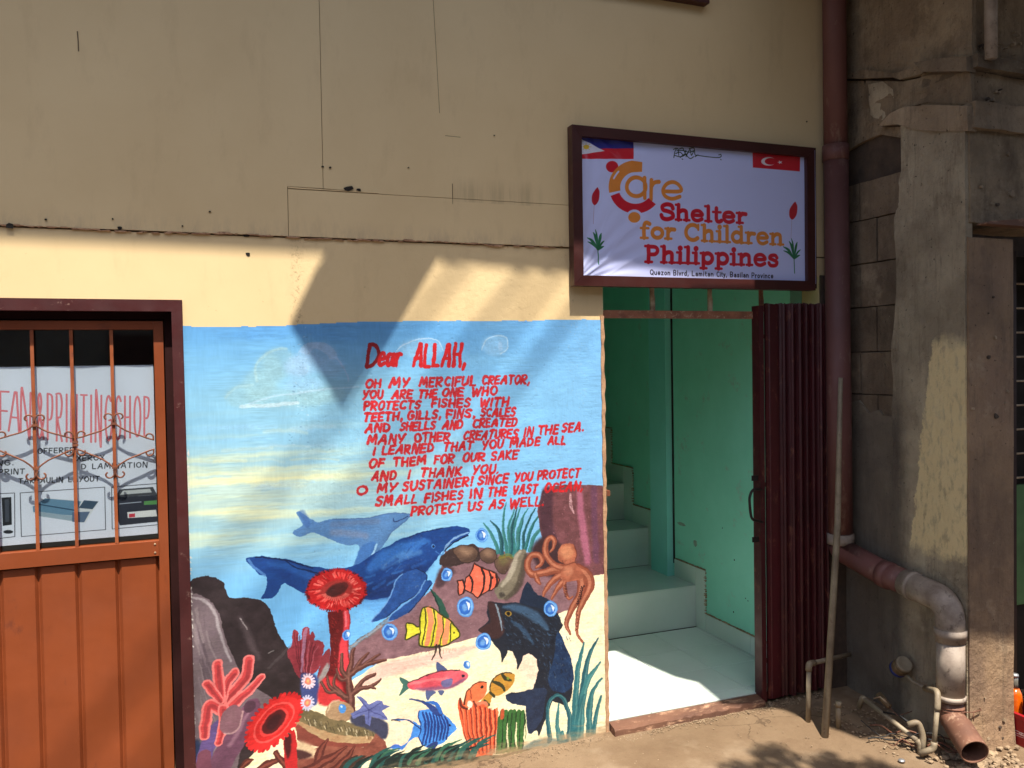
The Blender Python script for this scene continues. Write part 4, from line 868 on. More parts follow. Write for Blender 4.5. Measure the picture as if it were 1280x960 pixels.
# ------------------------------------------------------------------ materials
def m_cream(name, plaster):
    s = Nodes(name)
    base = srgb(221, 195, 148); col = s.mix(s.ramp(s.noise(1.6, 6, .6), .38, .68), base, srgb(213, 186, 139))
    col = s.mix(s.ramp(s.noise(5.5, 8, .7, (1.6, 1, .5), 6), .54, .78, 0, .38), col, srgb(186, 158, 118))
    geo = s.n('ShaderNodeSeparateXYZ'); s.l(s.co, geo.inputs[0]); gx, gz_ = geo.outputs[0], geo.outputs[2]
    if plaster:
        seam = s.math('MULTIPLY', s.ramp(s.math('ABSOLUTE', s.math('SUBTRACT', gx, .37)), .03, .005), s.ramp(s.noise(60, 8, .8, None, 17), .52, .60)); col = s.mix(s.math('MULTIPLY', seam, .75), col, srgb(140, 112, 80))
        col = s.mix(s.ramp(s.noise(26, 9, .8, None, 2.7), .64, .69, 0, .8), col, srgb(150, 124, 92))
        n = plaster_relief(s)
    else:
        col = s.mix(s.ramp(s.noise(7, 9, .8, (1, 1, .16), 12), .66, .8, 0, .35), col, srgb(150, 130, 100))
        col = s.mix(s.ramp(s.noise(34, 9, .8, None, 2.7), .70, .73, 0, .6), col, srgb(130, 108, 80))
        pm = s.math('MULTIPLY', s.math('MULTIPLY', s.ramp(gx, .98, 1.02), s.ramp(gx, 1.42, 1.30)), s.math('MULTIPLY', s.ramp(gz_, 2.25, 2.256), s.ramp(gz_, 2.36, 2.30)))
        col = s.mix(s.math('MULTIPLY', pm, s.ramp(s.noise(30, 6, .7, (1, 1, .05), 9), .42, .62, .1, .55)), col, srgb(170, 148, 112))
        low = s.math('MULTIPLY', s.ramp(gz_, 2.16, 2.09), s.ramp(s.noise(22, 8, .75, (1, 1, .3), 19), .45, .65)); col = s.mix(s.math('MULTIPLY', low, .5), col, srgb(168, 148, 124))
        n = s.bump(s.noise(24, 6, .6), .12, .003)
        n = s.bump(s.noise(2.3, 4, .5, None, 3), .35, .012, n)
    return s.done(col, .62, n, 0, .3)
MT = {}
MT['cream_board'] = m_cream('cream_board', False); MT['cream_plaster'] = m_cream('cream_plaster', True)
MT['gap'] = paintmat('dark_gap', srgb(40, 34, 28), rough=.9)
MT['backing'] = paintmat('board_backing', srgb(120, 100, 74), srgb(90, 74, 56), .9)
MT['cement_edge'] = paintmat('cement_edge', srgb(190, 152, 118), srgb(146, 108, 80), .85, 14, 70, .6, .003, srgb(110, 76, 54), .2)
MT['maroon'] = paintmat('maroon_paint', srgb(72, 33, 33), srgb(62, 28, 28), .45, 8, 40, .3, .002, srgb(120, 92, 84), .02)
MT['maroon_dark'] = paintmat('maroon_paint_deep', srgb(48, 20, 20), srgb(38, 17, 17), .5, 8, 40, .3, .002)
MT['rebate'] = paintmat('rebate_shade', srgb(46, 23, 22), srgb(38, 19, 18), .85, 8, 40, .3, .002, spec=.1)  # dark of the shaded inner recess is put into this colour
MT['orange'] = paintmat('orange_brown_enamel', srgb(131, 65, 33), srgb(118, 58, 31), .42, 3, 30, .18, .002, srgb(108, 54, 33), .03, (1, 1, .5), dent=.3)
MT['orange_bar'] = paintmat('orange_bar_enamel', srgb(150, 84, 48), srgb(120, 60, 36), .45, 12, 60, .3, .002, srgb(90, 48, 34), .1)
MT['bar_rust'] = paintmat('rusty_scroll', srgb(122, 72, 48), srgb(86, 50, 38), .6, 30, 80, .3, .002)
MT['gate'] = paintmat('gate_maroon', srgb(74, 20, 26), srgb(56, 16, 21), .45, 7, 40, .3, .002, srgb(112, 66, 52), .12, (1, 1, .5), vary=.25, dent=.3)
MT['black_iron'] = paintmat('black_iron', srgb(40, 30, 28), srgb(26, 22, 22), .5)
MT['sill_wood'] = paintmat('sill_wood', srgb(112, 78, 60), srgb(80, 54, 44), .8, 9, 60, .5, .003, srgb(190, 150, 120), .15, (.3, 1, 1))
MT['rail_rust'] = paintmat('rusty_rail', srgb(160, 104, 76), srgb(110, 66, 50), .7, 14, 60, .4, .002, srgb(200, 170, 140), .15)
MT['pale_metal'] = paintmat('pale_tab', srgb(190, 170, 140), srgb(120, 90, 66), .6, 30)
MT['teal'] = paintmat('teal_wall', srgb(158, 232, 210), srgb(146, 222, 198), .6, 2.4, 40, .35, .003, srgb(170, 196, 180), .07)
MT['teal_blue'] = paintmat('teal_post', srgb(156, 230, 222), srgb(146, 222, 212), .5, 3, 40, .25, .003)
MT['bare'] = paintmat('bare_render', srgb(160, 176, 160), srgb(140, 150, 136), .8, 30)
MT['tile'] = paintmat('glazed_tile', srgb(218, 226, 218), srgb(208, 218, 208), .2, 3, 8, .05, .002, spec=.5, vary=.05, rvar=.03)
MT['grout'] = paintmat('grout', srgb(112, 104, 94), srgb(90, 82, 74), .9, 20)
MT['pipe_red'] = paintmat('pipe_maroon', srgb(112, 72, 66), srgb(92, 58, 54), .55, 4, 30, .3, .002, srgb(140, 112, 98), .14, (1, 1, .4))
MT['pipe_orange'] = paintmat('pipe_orange', srgb(124, 86, 68), srgb(100, 68, 54), .6, 7, 40, .3, .002, srgb(160, 128, 104), .16)
MT['pipe_grey'] = paintmat('pipe_grimy_white', srgb(166, 152, 138), srgb(110, 94, 82), .6, 7, 40, .3, .002, srgb(84, 70, 60), .14)
MT['pvc'] = paintmat('thin_pvc', srgb(150, 136, 112), srgb(112, 98, 80), .6, 9, 60, .3, .002, srgb(110, 90, 70), .1)
MT['brass'] = paintmat('meter_brass', srgb(128, 108, 80), srgb(84, 68, 52), .55, 30, 80, .3, .002, metal=.5)
MT['meter_blue'] = paintmat('meter_blue', srgb(40, 52, 120), srgb(30, 40, 90), .5, 20)
MT['wire'] = paintmat('rusty_wire', srgb(120, 76, 56), srgb(90, 60, 46), .7, 40)
MT['crate'] = paintmat('crate_red', srgb(160, 24, 32), srgb(130, 18, 28), .4, 12)
MT['cap'] = paintmat('bottle_cap', srgb(190, 190, 190), srgb(150, 150, 156), .35, 40, metal=.7)
MT['green_door'] = paintmat('green_door', srgb(84, 124, 76), srgb(66, 100, 60), .55, 4)
MT['pebble'] = paintmat('pebble', srgb(160, 138, 110), srgb(110, 92, 74), .9, 30)
MT['roof'] = paintmat('tin_roof', srgb(150, 140, 128), srgb(120, 96, 76), .5, 3, metal=.4)
MT['cable'] = paintmat('cable_black', srgb(30, 30, 32), srgb(22, 22, 24), .6)
MT['bark'] = paintmat('bark', srgb(110, 86, 64), srgb(76, 58, 44), .9, 8)
MT['leaf'] = paintmat('leaf', srgb(70, 104, 44), srgb(50, 84, 36), .5, 3)
MT['mural'] = printmat('sea_mural_paint', MU, .88, .5, .4, True)
MT['sign'] = printmat('sign_tarpaulin', SG, .92, .22, .5, False, .1, 30)
MT['sign'].node_tree.nodes['Principled BSDF'].inputs['Coat Weight'].default_value = .7; MT['sign'].node_tree.nodes['Principled BSDF'].inputs['Coat Roughness'].default_value = .12
MT['poster'] = printmat('shop_poster_print', PO, 1.08, .6, .3, False, .08, 20)
MT['crate_print'] = printmat('crate_print', CR, .9, .4, .4, False, .05, 20)
def m_glass():
    s = Nodes('window_glass'); s.t.nodes.remove(s.b)
    g = s.n('ShaderNodeBsdfGlossy'); g.inputs['Roughness'].default_value = .04
    t = s.n('ShaderNodeBsdfTransparent'); t.inputs[0].default_value = (.86, .88, .87, 1)
    lw = s.n('ShaderNodeLayerWeight'); lw.inputs[0].default_value = .5
    fr = s.math('ADD', s.math('MULTIPLY', s.math('POWER', lw.outputs['Facing'], 4.0), .7), .07)
    mx = s.n('ShaderNodeMixShader'); s.l(fr, mx.inputs[0]); s.l(t.outputs[0], mx.inputs[1]); s.l(g.outputs[0], mx.inputs[2]); s.l(mx.outputs[0], s.out.inputs[0])
    return s.m
MT['glass'] = m_glass()
def m_drink():
    s = Nodes('orange_drink'); s.b.inputs['Coat Weight'].default_value = .8; s.b.inputs['Coat Roughness'].default_value = .05
    return s.done(s.mix(s.ramp(s.noise(30), .4, .6), srgb(214, 100, 16), srgb(196, 80, 12)), .15, None, 0, .5)
MT['drink'] = m_drink()
def m_neck():
    s = Nodes('clear_bottle_neck'); s.b.inputs['Coat Weight'].default_value = .8
    return s.done(srgb(96, 92, 84), .1, None, 0, .6)
MT['neck'] = m_neck()
def m_concrete(name, c1, c2, c3, cream=False):
    s = Nodes(name)
    col = s.mix(s.ramp(s.noise(3.2, 8, .65), .36, .66), c1, c2)
    col = s.mix(s.ramp(s.noise(9, 9, .75, (1, 1, .6), 4), .5, .68, 0, .75), col, c3)
    col = s.mix(s.ramp(s.noise(30, 8, .8, None, 7), .62, .68, 0, .7), col, srgb(70, 58, 46))
    col = s.mix(s.ramp(s.noise(17, 8, .8, None, 14), .66, .72, 0, .7), col, srgb(214, 200, 172))
    col = s.mix(s.ramp(s.noise(1.7, 5, .6, None, 21), .42, .60, 0, .55), col, s.mix(.5, c3, srgb(60, 50, 42)))
    col = s.mix(s.ramp(s.noise(5, 8, .7, None, 33), .56, .70, 0, .6), col, s.mix(.5, c1, srgb(190, 172, 144)))
    oi = s.n('ShaderNodeObjectInfo'); col = s.mix(1.0, col, s.gray(s.ramp(oi.outputs['Random'], 0, 1, .78, 1.12)), 'MULTIPLY')
    col = s.mix(s.ramp(s.noise(13, 9, .8, (1, 1, .12), 41), .52, .66, 0, .5), col, srgb(84, 72, 60))       # drips
    pit = s.ramp(s.noise(52, 5, .7, None, 44), .655, .675, 0, 1); col = s.mix(s.math('MULTIPLY', pit, .85), col, srgb(44, 36, 30))
    n = s.bump(s.noise(7, 9, .7, None, 1), .8, .03); n = s.bump(s.noise(60, 8, .75, None, 3), .6, .005, n); n = s.bump(s.math('SUBTRACT', 1.0, pit), .8, .006, n)
    if cream:     # a patch of cream paint and a damp stain on the plastered return
        sx = s.n('ShaderNodeSeparateXYZ'); s.l(s.co, sx.inputs[0]); wob = s.noise(14, 6, .7, None, 6)
        y = s.math('ADD', sx.outputs[1], s.math('MULTIPLY', s.math('SUBTRACT', wob, .5), .06)); z = s.math('ADD', sx.outputs[2], s.math('MULTIPLY', s.math('SUBTRACT', wob, .5), .16))
        # paint: street-ward of a line that drifts back lower down, between z .72 and 1.66
        left = s.math('MULTIPLY_ADD', z, .22) if False else s.math('SUBTRACT', s.math('MULTIPLY', z, -.141), .30)
        a = s.ramp(s.math('SUBTRACT', left, y), -.004, .004)
        b = s.ramp(z, .74, .78); c = s.ramp(z, 1.70, 1.62)
        f = s.math('MULTIPLY', s.math('MULTIPLY', a, b), c)
        f = s.math('MULTIPLY', f, s.ramp(s.noise(38, 6, .7, (1, 1, .4), 2), .36, .5, .45, 1)); col = s.mix(f, col, srgb(216, 194, 148))
        lo = s.ramp(z, 1.56, 1.28); st = s.ramp(y, -.42, -.34)
        col = s.mix(s.math('MULTIPLY', s.math('MULTIPLY', lo, st), .8), col, srgb(78, 70, 64))
    return s.done(col, .88, n, 0, .25)
MT['plaster'] = m_concrete('grimy_plaster', srgb(196, 180, 152), srgb(164, 148, 124), srgb(130, 114, 94), cream=True)
MT['plaster_pale'] = m_concrete('pale_plaster', srgb(196, 172, 142), srgb(160, 138, 112), srgb(126, 106, 86))
MT['beam'] = m_concrete('weathered_beam', srgb(178, 156, 126), srgb(142, 120, 96), srgb(104, 86, 68))
MT['block'] = m_concrete('concrete_block', srgb(140, 122, 100), srgb(116, 98, 80), srgb(88, 74, 60))
MT['pillar'] = m_concrete('pillar_face', srgb(160, 132, 102), srgb(140, 114, 92), srgb(118, 96, 80))
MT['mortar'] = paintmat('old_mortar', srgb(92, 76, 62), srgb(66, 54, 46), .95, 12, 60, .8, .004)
def m_ground():
    s = Nodes('dusty_concrete')
    col = s.mix(s.ramp(s.noise(1.7, 8, .6), .36, .66), srgb(124, 104, 82), srgb(110, 90, 69))
    col = s.mix(s.ramp(s.noise(7, 9, .75, None, 3), .48, .7, 0, .6), col, srgb(96, 76, 58))
    col = s.mix(s.ramp(s.noise(60, 6, .8, None, 8), .60, .68, 0, .55), col, srgb(92, 74, 58))
    col = s.mix(s.ramp(s.noise(90, 6, .8, None, 12), .66, .70, 0, .7), col, srgb(176, 154, 126))
    vo = s.n('ShaderNodeTexVoronoi', feature='DISTANCE_TO_EDGE'); vo.inputs['Scale'].default_value = 1.3
    mp = s.n('ShaderNodeMapping'); wv = s.n('ShaderNodeTexNoise'); wv.inputs['Scale'].default_value = 6; wv.inputs['Detail'].default_value = 6; s.l(s.co, wv.inputs['Vector'])
    ad = s.n('ShaderNodeVectorMath', operation='MULTIPLY_ADD'); s.l(wv.outputs['Color'], ad.inputs[0]); ad.inputs[1].default_value = (.22, .22, .22); s.l(s.co, ad.inputs[2]); s.l(ad.outputs[0], vo.inputs['Vector'])
    crk = s.math('MULTIPLY', s.ramp(vo.outputs['Distance'], .006, .001), s.ramp(s.noise(2.2, 3, .6, None, 31), .46, .56)); col = s.mix(s.math('MULTIPLY', crk, .6), col, srgb(60, 46, 34))
    col = s.mix(s.ramp(s.noise(3.4, 6, .6, None, 25), .52, .66, 0, .45), col, srgb(150, 132, 110))
    n = s.bump(s.noise(14, 8, .7), .5, .014); n = s.bump(s.noise(120, 6, .7), .5, .003, n)
    return s.done(col, .92, n, 0, .2)
MT['ground'] = m_ground()
MT['asphalt'] = paintmat('asphalt', srgb(74, 70, 66), srgb(60, 56, 52), .9, 2, 90, .5, .004)
MT['house_grey'] = paintmat('opposite_wall', srgb(150, 140, 124), srgb(120, 110, 98), .8, 2, 30, .3, .004)
# ------------------------------------------------------------------ ground
def gz(x, y):
    """paving height: falls a little to the left and toward the street"""
    z = 0.035*min(0, x-1.9)*(1 if x > -3 else 0) + (-.171 if x <= -3 else 0)
    z += 0.05*max(-1.0, min(0, y)) if y > -1 else -.05
    return z
def axis(lo, hi, f0, f1, fine, coarse=10):
    a = list(np.arange(f0, f1+fine*.5, fine)); left = [f0-(f0-lo)*(k/coarse)**2.2 for k in range(coarse, 0, -1)]; right = [f1+(hi-f1)*(k/coarse)**2.2 for k in range(1, coarse+1)]
    return left+a+right
def make_ground():
    xs = axis(-60, 60, .6, 3.9, .013); ys = axis(-60, 20, -1.3, .06, .013)
    nz1 = vnoise(len(ys), len(xs), 18, 18, 41, 4)-.5
    V = []; F = []
    for j, y in enumerate(ys):
        for i, x in enumerate(xs):
            z = gz(x, y) + nz1[j, i]*.022*(1 if .5 < x < 4 and y > -1.5 else .3)
            if y < -.02: z -= .004
            if y > .02: z = min(z, -.02)-.02*min(1, y)       # goes under the floors
            V.append((x, y, z))
    n = len(xs)
    for j in range(len(ys)-1):
        for i in range(n-1): a = j*n+i; F.append((a, a+1, a+n+1, a+n))
    me = bpy.data.meshes.new('ground'); me.from_pydata(V, [], F)
    o = link('ground', me, MT['ground'], None, True); tag(o, 'dusty worn concrete apron in front of the building', None, None, 'structure')
make_ground()

# ------------------------------------------------------------------ the cream building
TOPZ = 4.525
bd = thing('cream_building', 'cream painted building front with boarded upper wall and plastered lower wall', 'building', (0, 0, 0))
def facade(name, xs, zs, hole, y0, y1, m, parent):
    """slab between y0 (front) and y1 on a grid of breaks; cells for which hole() is true are open"""
    bm = bmesh.new(); nx, nz_ = len(xs)-1, len(zs)-1
    solid = [[not hole((xs[i]+xs[i+1])/2, (zs[j]+zs[j+1])/2) for i in range(nx)] for j in range(nz_)]
    vf = {}
    def v(i, j, b):
        k = (i, j, b)
        if k not in vf: vf[k] = bm.verts.new((xs[i], y1 if b else y0, zs[j]))
        return vf[k]
    for j in range(nz_):
        for i in range(nx):
            if not solid[j][i]: continue
            bm.faces.new((v(i,j,0), v(i+1,j,0), v(i+1,j+1,0), v(i,j+1,0))); bm.faces.new((v(i,j,1), v(i,j+1,1), v(i+1,j+1,1), v(i+1,j,1)))
            for (di, dj, a, b) in ((-1,0,(i,j),(i,j+1)), (1,0,(i+1,j+1),(i+1,j)), (0,-1,(i+1,j),(i,j)), (0,1,(i,j+1),(i+1,j+1))):
                ii, jj = i+di, j+dj
                if ii < 0 or jj < 0 or ii >= nx or jj >= nz_ or not solid[jj][ii]:
                    bm.faces.new((v(*a,0), v(*a,1), v(*b,1), v(*b,0)))
    return obj(name, bm, m, parent)
DX0, DX1, DZ = -1.02, -0.031, 1.846         # shop door opening, outer edge of its frame
OX0, OX1, OZ = 1.652, 2.812, 1.995          # doorway to the stairs
def hole(x, z): return (DX0 < x < DX1 and z < DZ) or (OX0 < x < OX1 and z < OZ)
facade('masonry_wall', [-4, DX0, DX1, OX0, OX1, 2.962], [-.3, DZ, OZ, 2.083], hole, 0, .12, MT['cream_plaster'], bd)
facade('backing', [-4, 2.962], [2.083, TOPZ], lambda x, z: False, .006, .12, MT['backing'], bd)
def W2(*pts): return [(wl(x, y).x, wl(x, y).z) for x, y in pts]
xv = wl(403, 200).x; xl = wl(360, 270).x; zj = 2.0895
zl0 = wl(500, 256).z
G = .0011
def board(poly, y=-.006, th=.011):
    bm = prism_y(poly, y, y+th); return obj('board', bm, MT['cream_board'], bd, bevel=.0012)
zA = wl(402, 236).z
board([(-4, zj), (xl-G, zj), (xl-G, zA+G), (xv-G, zA+G), (xv-G, TOPZ), (-4, TOPZ)])
x2 = wl(545, 80).x; zx2 = wl(548, 142).z
xc = wl(473, 240).x; zC = wl(473, 243).z
board([(xv+G, zA+G), (xc, zA+G-.006), (xc+.0, zC+G), (wl(715,265).x+.02, zC+G), (2.962, zC+G), (2.962, TOPZ), (xv+G, TOPZ)], -.0055)
board([(xl+G, zC+.001+G), (xc-G, zC+G+.001), (xc-G, zA-G-.004), (xl+G, zA-G)], -.009, .0145)
board([(xl+G, zj), (2.962, zj), (2.962, zC-G), (xl+G, zC-G)], -.0075, .013)
# faint joint lines and scars in the boards
def scar(px, w_, name='crack', y=-.0075, m='gap'):
    bm = bmesh.new()
    P_ = [wl(a, b) for a, b in px]
    for i in range(len(P_)-1):
        a, b = P_[i], P_[i+1]; n = Vector((-(b.z-a.z), 0, b.x-a.x)).normalized()*w_/2
        q = [Vector((v.x, y, v.z)) for v in (a+n, b+n, b-n, a-n)]
        vs = [bm.verts.new(v) for v in q]+[bm.verts.new(v+Vector((0, .003, 0))) for v in q]
        for f in ((0,1,2,3),(7,6,5,4),(0,4,5,1),(1,5,6,2),(2,6,7,3),(3,7,4,0)): bm.faces.new([vs[k] for k in f])
    return obj(name, bm, MT[m], bd)
MT['scar_soft'] = paintmat('old_joint', srgb(160, 138, 102), srgb(140, 118, 86), .8)
scar([(97,40),(98,52),(98.5,65)], .0038, 'crack', -.0075, 'backing'); scar([(541,0),(545,70),(549,142)], .0022, 'joint', -.0062, 'scar_soft'); scar([(565,230),(565.3,255)], .0026, 'crack', -.0075, 'backing')
scar([(556,170),(575,172)], .0025, 'scratch', -.0062, 'scar_soft')
for k, (x, y, r_) in enumerate(((262,265,1.2),(228,283,1),(435,236,4.5),(448,238,2.6),(141,274,1.1),(58,275,1.1),(412,210,1.4),(403,209,1.6),(1098/3.556+700-2,45/3.556+140,1.2),(617,170,1),(510,210,.9),(308,294,3.5),(12,283,4),(150,286,2.5),(310,318,2.6))):
    v = wl(x, y); bm = bmesh.new(); rr_ = r_*.0035; pts = []
    R_ = random.Random(k)
    for j in range(8): t = j*math.pi/4; q = rr_*R_.uniform(.5, 1.05); pts.append((v.x+q*math.cos(t)*1.25, v.z+q*math.sin(t)*.85))
    yy = -.0105 if y < 290 else (-.0045 if y > 290 and y < 300 else -.0012)
    obj('hole', prism_y(pts, yy-.0004, yy+.003), MT['gap'], bd)
# crumbling edge along the joint: chips of old putty
rj = random.Random(5)
bm = bmesh.new()
for k in range(170):
    x = rj.uniform(-.7, 1.5); s_ = rj.uniform(.0015, .008)*(1 if rj.random() < .9 else 2); z = 2.0865+rj.uniform(-.003, .003)+.003*math.sin(x*9)
    t = rj.uniform(.0008, .003); y0 = -.0002
    poly = [(x+s_*1.9*math.cos(a+rj.uniform(-.4,.4)), z+s_*.36*math.sin(a+rj.uniform(-.3,.3))) for a in np.linspace(0, 5.2, 6)]
    prism_y(poly, -.0070-t*.8, .005, bm)
o = obj('putty_chips', bm, MT['cement_edge'], bd); tag(o, kind='stuff')
# jamb edge of bare cement at the doorway
rj = random.Random(9); pl = [(1.6385+rj.uniform(-.002,.002), z) for z in np.linspace(-.02, 1.80, 60)]; pr = [(1.653+rj.uniform(-.003,.004), z) for z in np.linspace(1.80, -.02, 60)]
obj('jamb_edge', prism_y(pl+pr, -.006, .118), MT['cement_edge'], bd)
# side returns, roof and eaves
obj('side_wall', box(-4.12, -4, 0, 4, -.3, TOPZ), MT['cream_plaster'], bd); pass
FE = [(-4.3,-1.075),(-.6,-1.082),(.7,-1.091),(1.45,-1.112),(2.1,-1.149),(3.2,-1.19)]
obj('roof', prism_z([(x, y+.024) for x, y in FE]+[(3.2, 4.2), (-4.3, 4.2)], TOPZ+.02, TOPZ+.06), MT['roof'], bd)
obj('fascia', prism_z(FE+[(x, y+.022) for x, y in FE[::-1]], TOPZ-.05, TOPZ+.07), MT['maroon'], bd)
def toplane(v, Y):       # walk back up the sunlight from a point to the upright plane y=Y
    t = (v.y-Y)/SUN.y; return v-SUN*t
fl = [toplane(wl(*q), -1.073) for q in ((430,300),(556,306),(556,322),(430,524),(421,512),(363,421),(396,352))]
o = obj('shadow_flashing', prism_y([(v.x, v.z) for v in fl], -1.058, -1.050), MT['roof'], bd)  # unseen sheet added under the eave, outlined to cast the wedge-shaped wall shadow

# ------------------------------------------------------------------ inside the doorway
FZ = .035; IX0, IX1, IY1 = 1.50, 2.74, 4.2
for nm, b in (('interior_wall', (IX1, IX1+.07, .121, IY1, -.1, 3.2)), ('interior_wall', (IX0-.07, IX0, .121, IY1, -.1, 3.2)), ('interior_wall', (IX0-.07, IX1+.07, IY1, IY1+.07, -.1, 3.2)), ('ceiling', (IX0-.07, IX1+.07, .121, IY1+.07, 3.2, 3.27))):
    obj(nm, box(*b), MT['teal'], bd)
obj('interior_return', box(IX1+.001, OX1+.04, .1215, .14, -.1, 3.19), MT['teal'], bd)
obj('pilaster', box(IX1-.048, IX1-.0005, 1.205, 1.40, FZ+.23, 3.199), MT['teal_blue'], bd, bevel=.006)
obj('shadow_gap', box(IX1-.008, IX1+.001, 1.194, 1.203, .36, 3.19), MT['black_iron'], bd)  # thin black strip painted in for the shadowed gap beside the pilaster
for (x, y, s_) in ((884,787,2),(935,751,1.2),(917,765,1.6),(918,700,1.6),(932,748,1.2),(903,660,1.1)):
    v = on(0, IX1, x, y); obj('hole', prism_x([(v.y+s_*.0028*math.cos(a), v.z+s_*.0034*math.sin(a)) for a in (0,1.1,2,3.2,4.1,5.2)], IX1-.0008, IX1+.01), MT['gap'], bd)
for (x, y, a_, b_) in ((869,679,.022,.030),(852,655,.05,.012)):
    v = on(0, IX1, x, y); rp = random.Random(x); obj('bare_patch', prism_x([(v.y+a_*rp.uniform(.6,1.1)*math.cos(a), v.z+b_*rp.uniform(.6,1.1)*math.sin(a)) for a in np.linspace(0, 5.7, 11)], IX1-.0006, IX1+.01), MT['bare'], bd)
st = bpy.data.objects.new('floor', None); C.objects.link(st); tag(st, 'glossy white tiled floor inside the open doorway', None, None, 'structure')
obj('screed', box(IX0, IX1+.07, .0, .97, -.08, FZ-.006), MT['grout'], st)
T = .278; xs_t = [1.875-T, 1.875, 1.875+T, 1.875+2*T]
tile_me = {}
def tile(name, x0, x1, y0, y1, z0, z1, parent, g=.0013):
    key = (round(x1-x0, 3), round(y1-y0, 3), round(z1-z0, 3))
    if key not in tile_me:
        bm = box(g, x1-x0-g, g if y1-y0 > .02 else 0, y1-y0-(g if y1-y0 > .02 else 0), g if z1-z0 > .02 else 0, z1-z0-(g if z1-z0 > .02 else 0))
        bmesh.ops.bevel(bm, geom=list(bm.edges), offset=.0010, segments=1, affect='EDGES')
        me = bpy.data.meshes.new(name); bm.to_mesh(me); bm.free(); me.materials.append(MT['tile']); tile_me[key] = me
    o = bpy.data.objects.new(name, tile_me[key]); C.objects.link(o); o.parent = parent; o.location = (x0, y0, z0); return o
ycuts = [.012, .09, .09+T, .09+2*T, .955]
xcuts = [1.51, 1.597, 1.875, 2.153, 2.431, 2.709, 2.739]
for j in range(len(ycuts)-1):
    for i in range(1, len(xcuts)-2 if j > 0 else len(xcuts)-2):
        tile('tile', xcuts[i], xcuts[i+1], ycuts[j], ycuts[j+1], FZ-.006, FZ, st)
    tile('tile', xcuts[-2], xcuts[-1], ycuts[j], ycuts[j+1], FZ-.006, FZ, st); tile('tile', xcuts[0], xcuts[1], max(.13, ycuts[j]) if j == 0 else ycuts[j], ycuts[j+1] if ycuts[j+1] > .14 else .14, FZ-.006, FZ, st)
sc = thing('tiled_staircase', 'white tiled staircase climbing away behind the open doorway', 'stairs', (2.1, .96, FZ))
sy = [.96, 1.50, 1.82, 2.14, 2.46, 2.78, 3.10, 3.42, 3.74, 4.19]; sz = [FZ+.245*k for k in range(1, 10)]
for k in range(9):
    obj('step_core', box(IX0+.001, IX1-.001, sy[k]+.008, sy[k+1]+.008, -.05, sz[k]-.006), MT['grout'], sc)
for k in range(5):
    xc_ = [1.51, 1.597, 1.875, 2.153, 2.431, 2.739] if k else [1.51, 1.95, 2.739]
    zb = FZ if k == 0 else sz[k-1]
    for i in range(len(xc_)-1):
        for nm, b in (('riser', (xc_[i], xc_[i+1], sy[k], sy[k]+.008, zb, sz[k]-.006)), ('tread', (xc_[i], xc_[i+1], sy[k]-.004, sy[k+1], sz[k]-.006, sz[k]))):
            o = tile(nm, *b, None); o.parent = sc; o.location = Vector(o.location)-sc.location
# stepped skirting on the right wall
sk = [(.135,.86,FZ,.14),(.86,.96,FZ,.39)]
def skirt(y0, y1, z0, z1): 
    o = tile('skirting', IX1-.011, IX1-.001, y0, y1, z0, z1, None); o.parent = sc; o.location = Vector(o.location)-sc.location
skirt(.15, .445, FZ, .137); skirt(.445, .86, FZ, .137); skirt(.861, .96, FZ, .388); skirt(.961, 1.19, sz[0], .388); skirt(1.401, 1.50, sz[0], .642); skirt(1.501, 1.70, sz[1], .642); skirt(1.701, 1.82, sz[1], .888); skirt(1.821, 2.0, sz[2], .888); skirt(2.0, 2.14, sz[2], 1.135); skirt(2.141, 2.33, sz[3], 1.135); skirt(2.331, 2.46, sz[3], 1.38); skirt(2.461, 2.65, sz[4], 1.38)
# rough putty along the skirting top
bm = bmesh.new(); rq = random.Random(2)
def ribbon(pts, t=.004):
    for (ya, za), (yb, zb) in zip(pts, pts[1:]):
        n = max(3, int(math.hypot(yb-ya, zb-za)/.012))
        for k in range(n):
            u = (k+rq.random()*.8)/n; y = ya+(yb-ya)*u; z = za+(zb-za)*u; s_ = rq.uniform(.002, .006)
            box(IX1-.0115+rq.uniform(0,.004), IX1, y-s_*1.6, y+s_*1.6, z-s_*.4, z+s_*.7, bm)
ribbon([(.15,.139),(.865,.139),(.865,.39),(1.19,.39)]); ribbon([(1.40,.644),(1.705,.644),(1.705,.89),(2.0,.89),(2.0,1.137),(2.33,1.137)])
o = obj('putty_line', bm, MT['cement_edge'], sc); tag(o, kind='stuff')

# ------------------------------------------------------------------ doorway: sill, header rail, folding gate
si = thing('door_sill', 'worn reddish wooden sill across the open doorway', 'door sill', (1.66, 0, 0))
rs = random.Random(12); xs_ = np.linspace(1.657, 2.44, 34)
bm = bmesh.new(); rows = []
for x in xs_:
    j = rs.uniform(-.002, .002); rows.append([bm.verts.new(p) for p in ((x, -.052+j, -.03), (x, -.050+j*2, .012+j), (x, -.044+j, .020+j), (x, .006+j, .031), (x, .010, -.03))])
for a, b in zip(rows, rows[1:]):
    for k in range(5): bm.faces.new((a[k], b[k], b[(k+1) % 5], a[(k+1) % 5]))
bm.faces.new(rows[0]); bm.faces.new(rows[-1][::-1])
obj('plank', bm, MT['sill_wood'], si)
hr = thing('header_rail', 'rusty rail hung on three tabs across the top of the doorway', 'rail', (1.66, .03, 1.8))
obj('rail', box(1.655, 2.445, .012, .042, 1.792, 1.826), MT['rail_rust'], hr, bevel=.002)
for px in (815, 887, 951):
    v = wl(px, 377, .03); obj('tab', prism_y([(v.x-.011, 1.826), (v.x+.011, 1.826), (v.x+.011, 1.88), (v.x+.007, 1.90), (v.x+.011, 1.9945), (v.x-.011, 1.9945)], .022, .032), MT['pale_metal'] if px < 900 else MT['rail_rust'], hr)
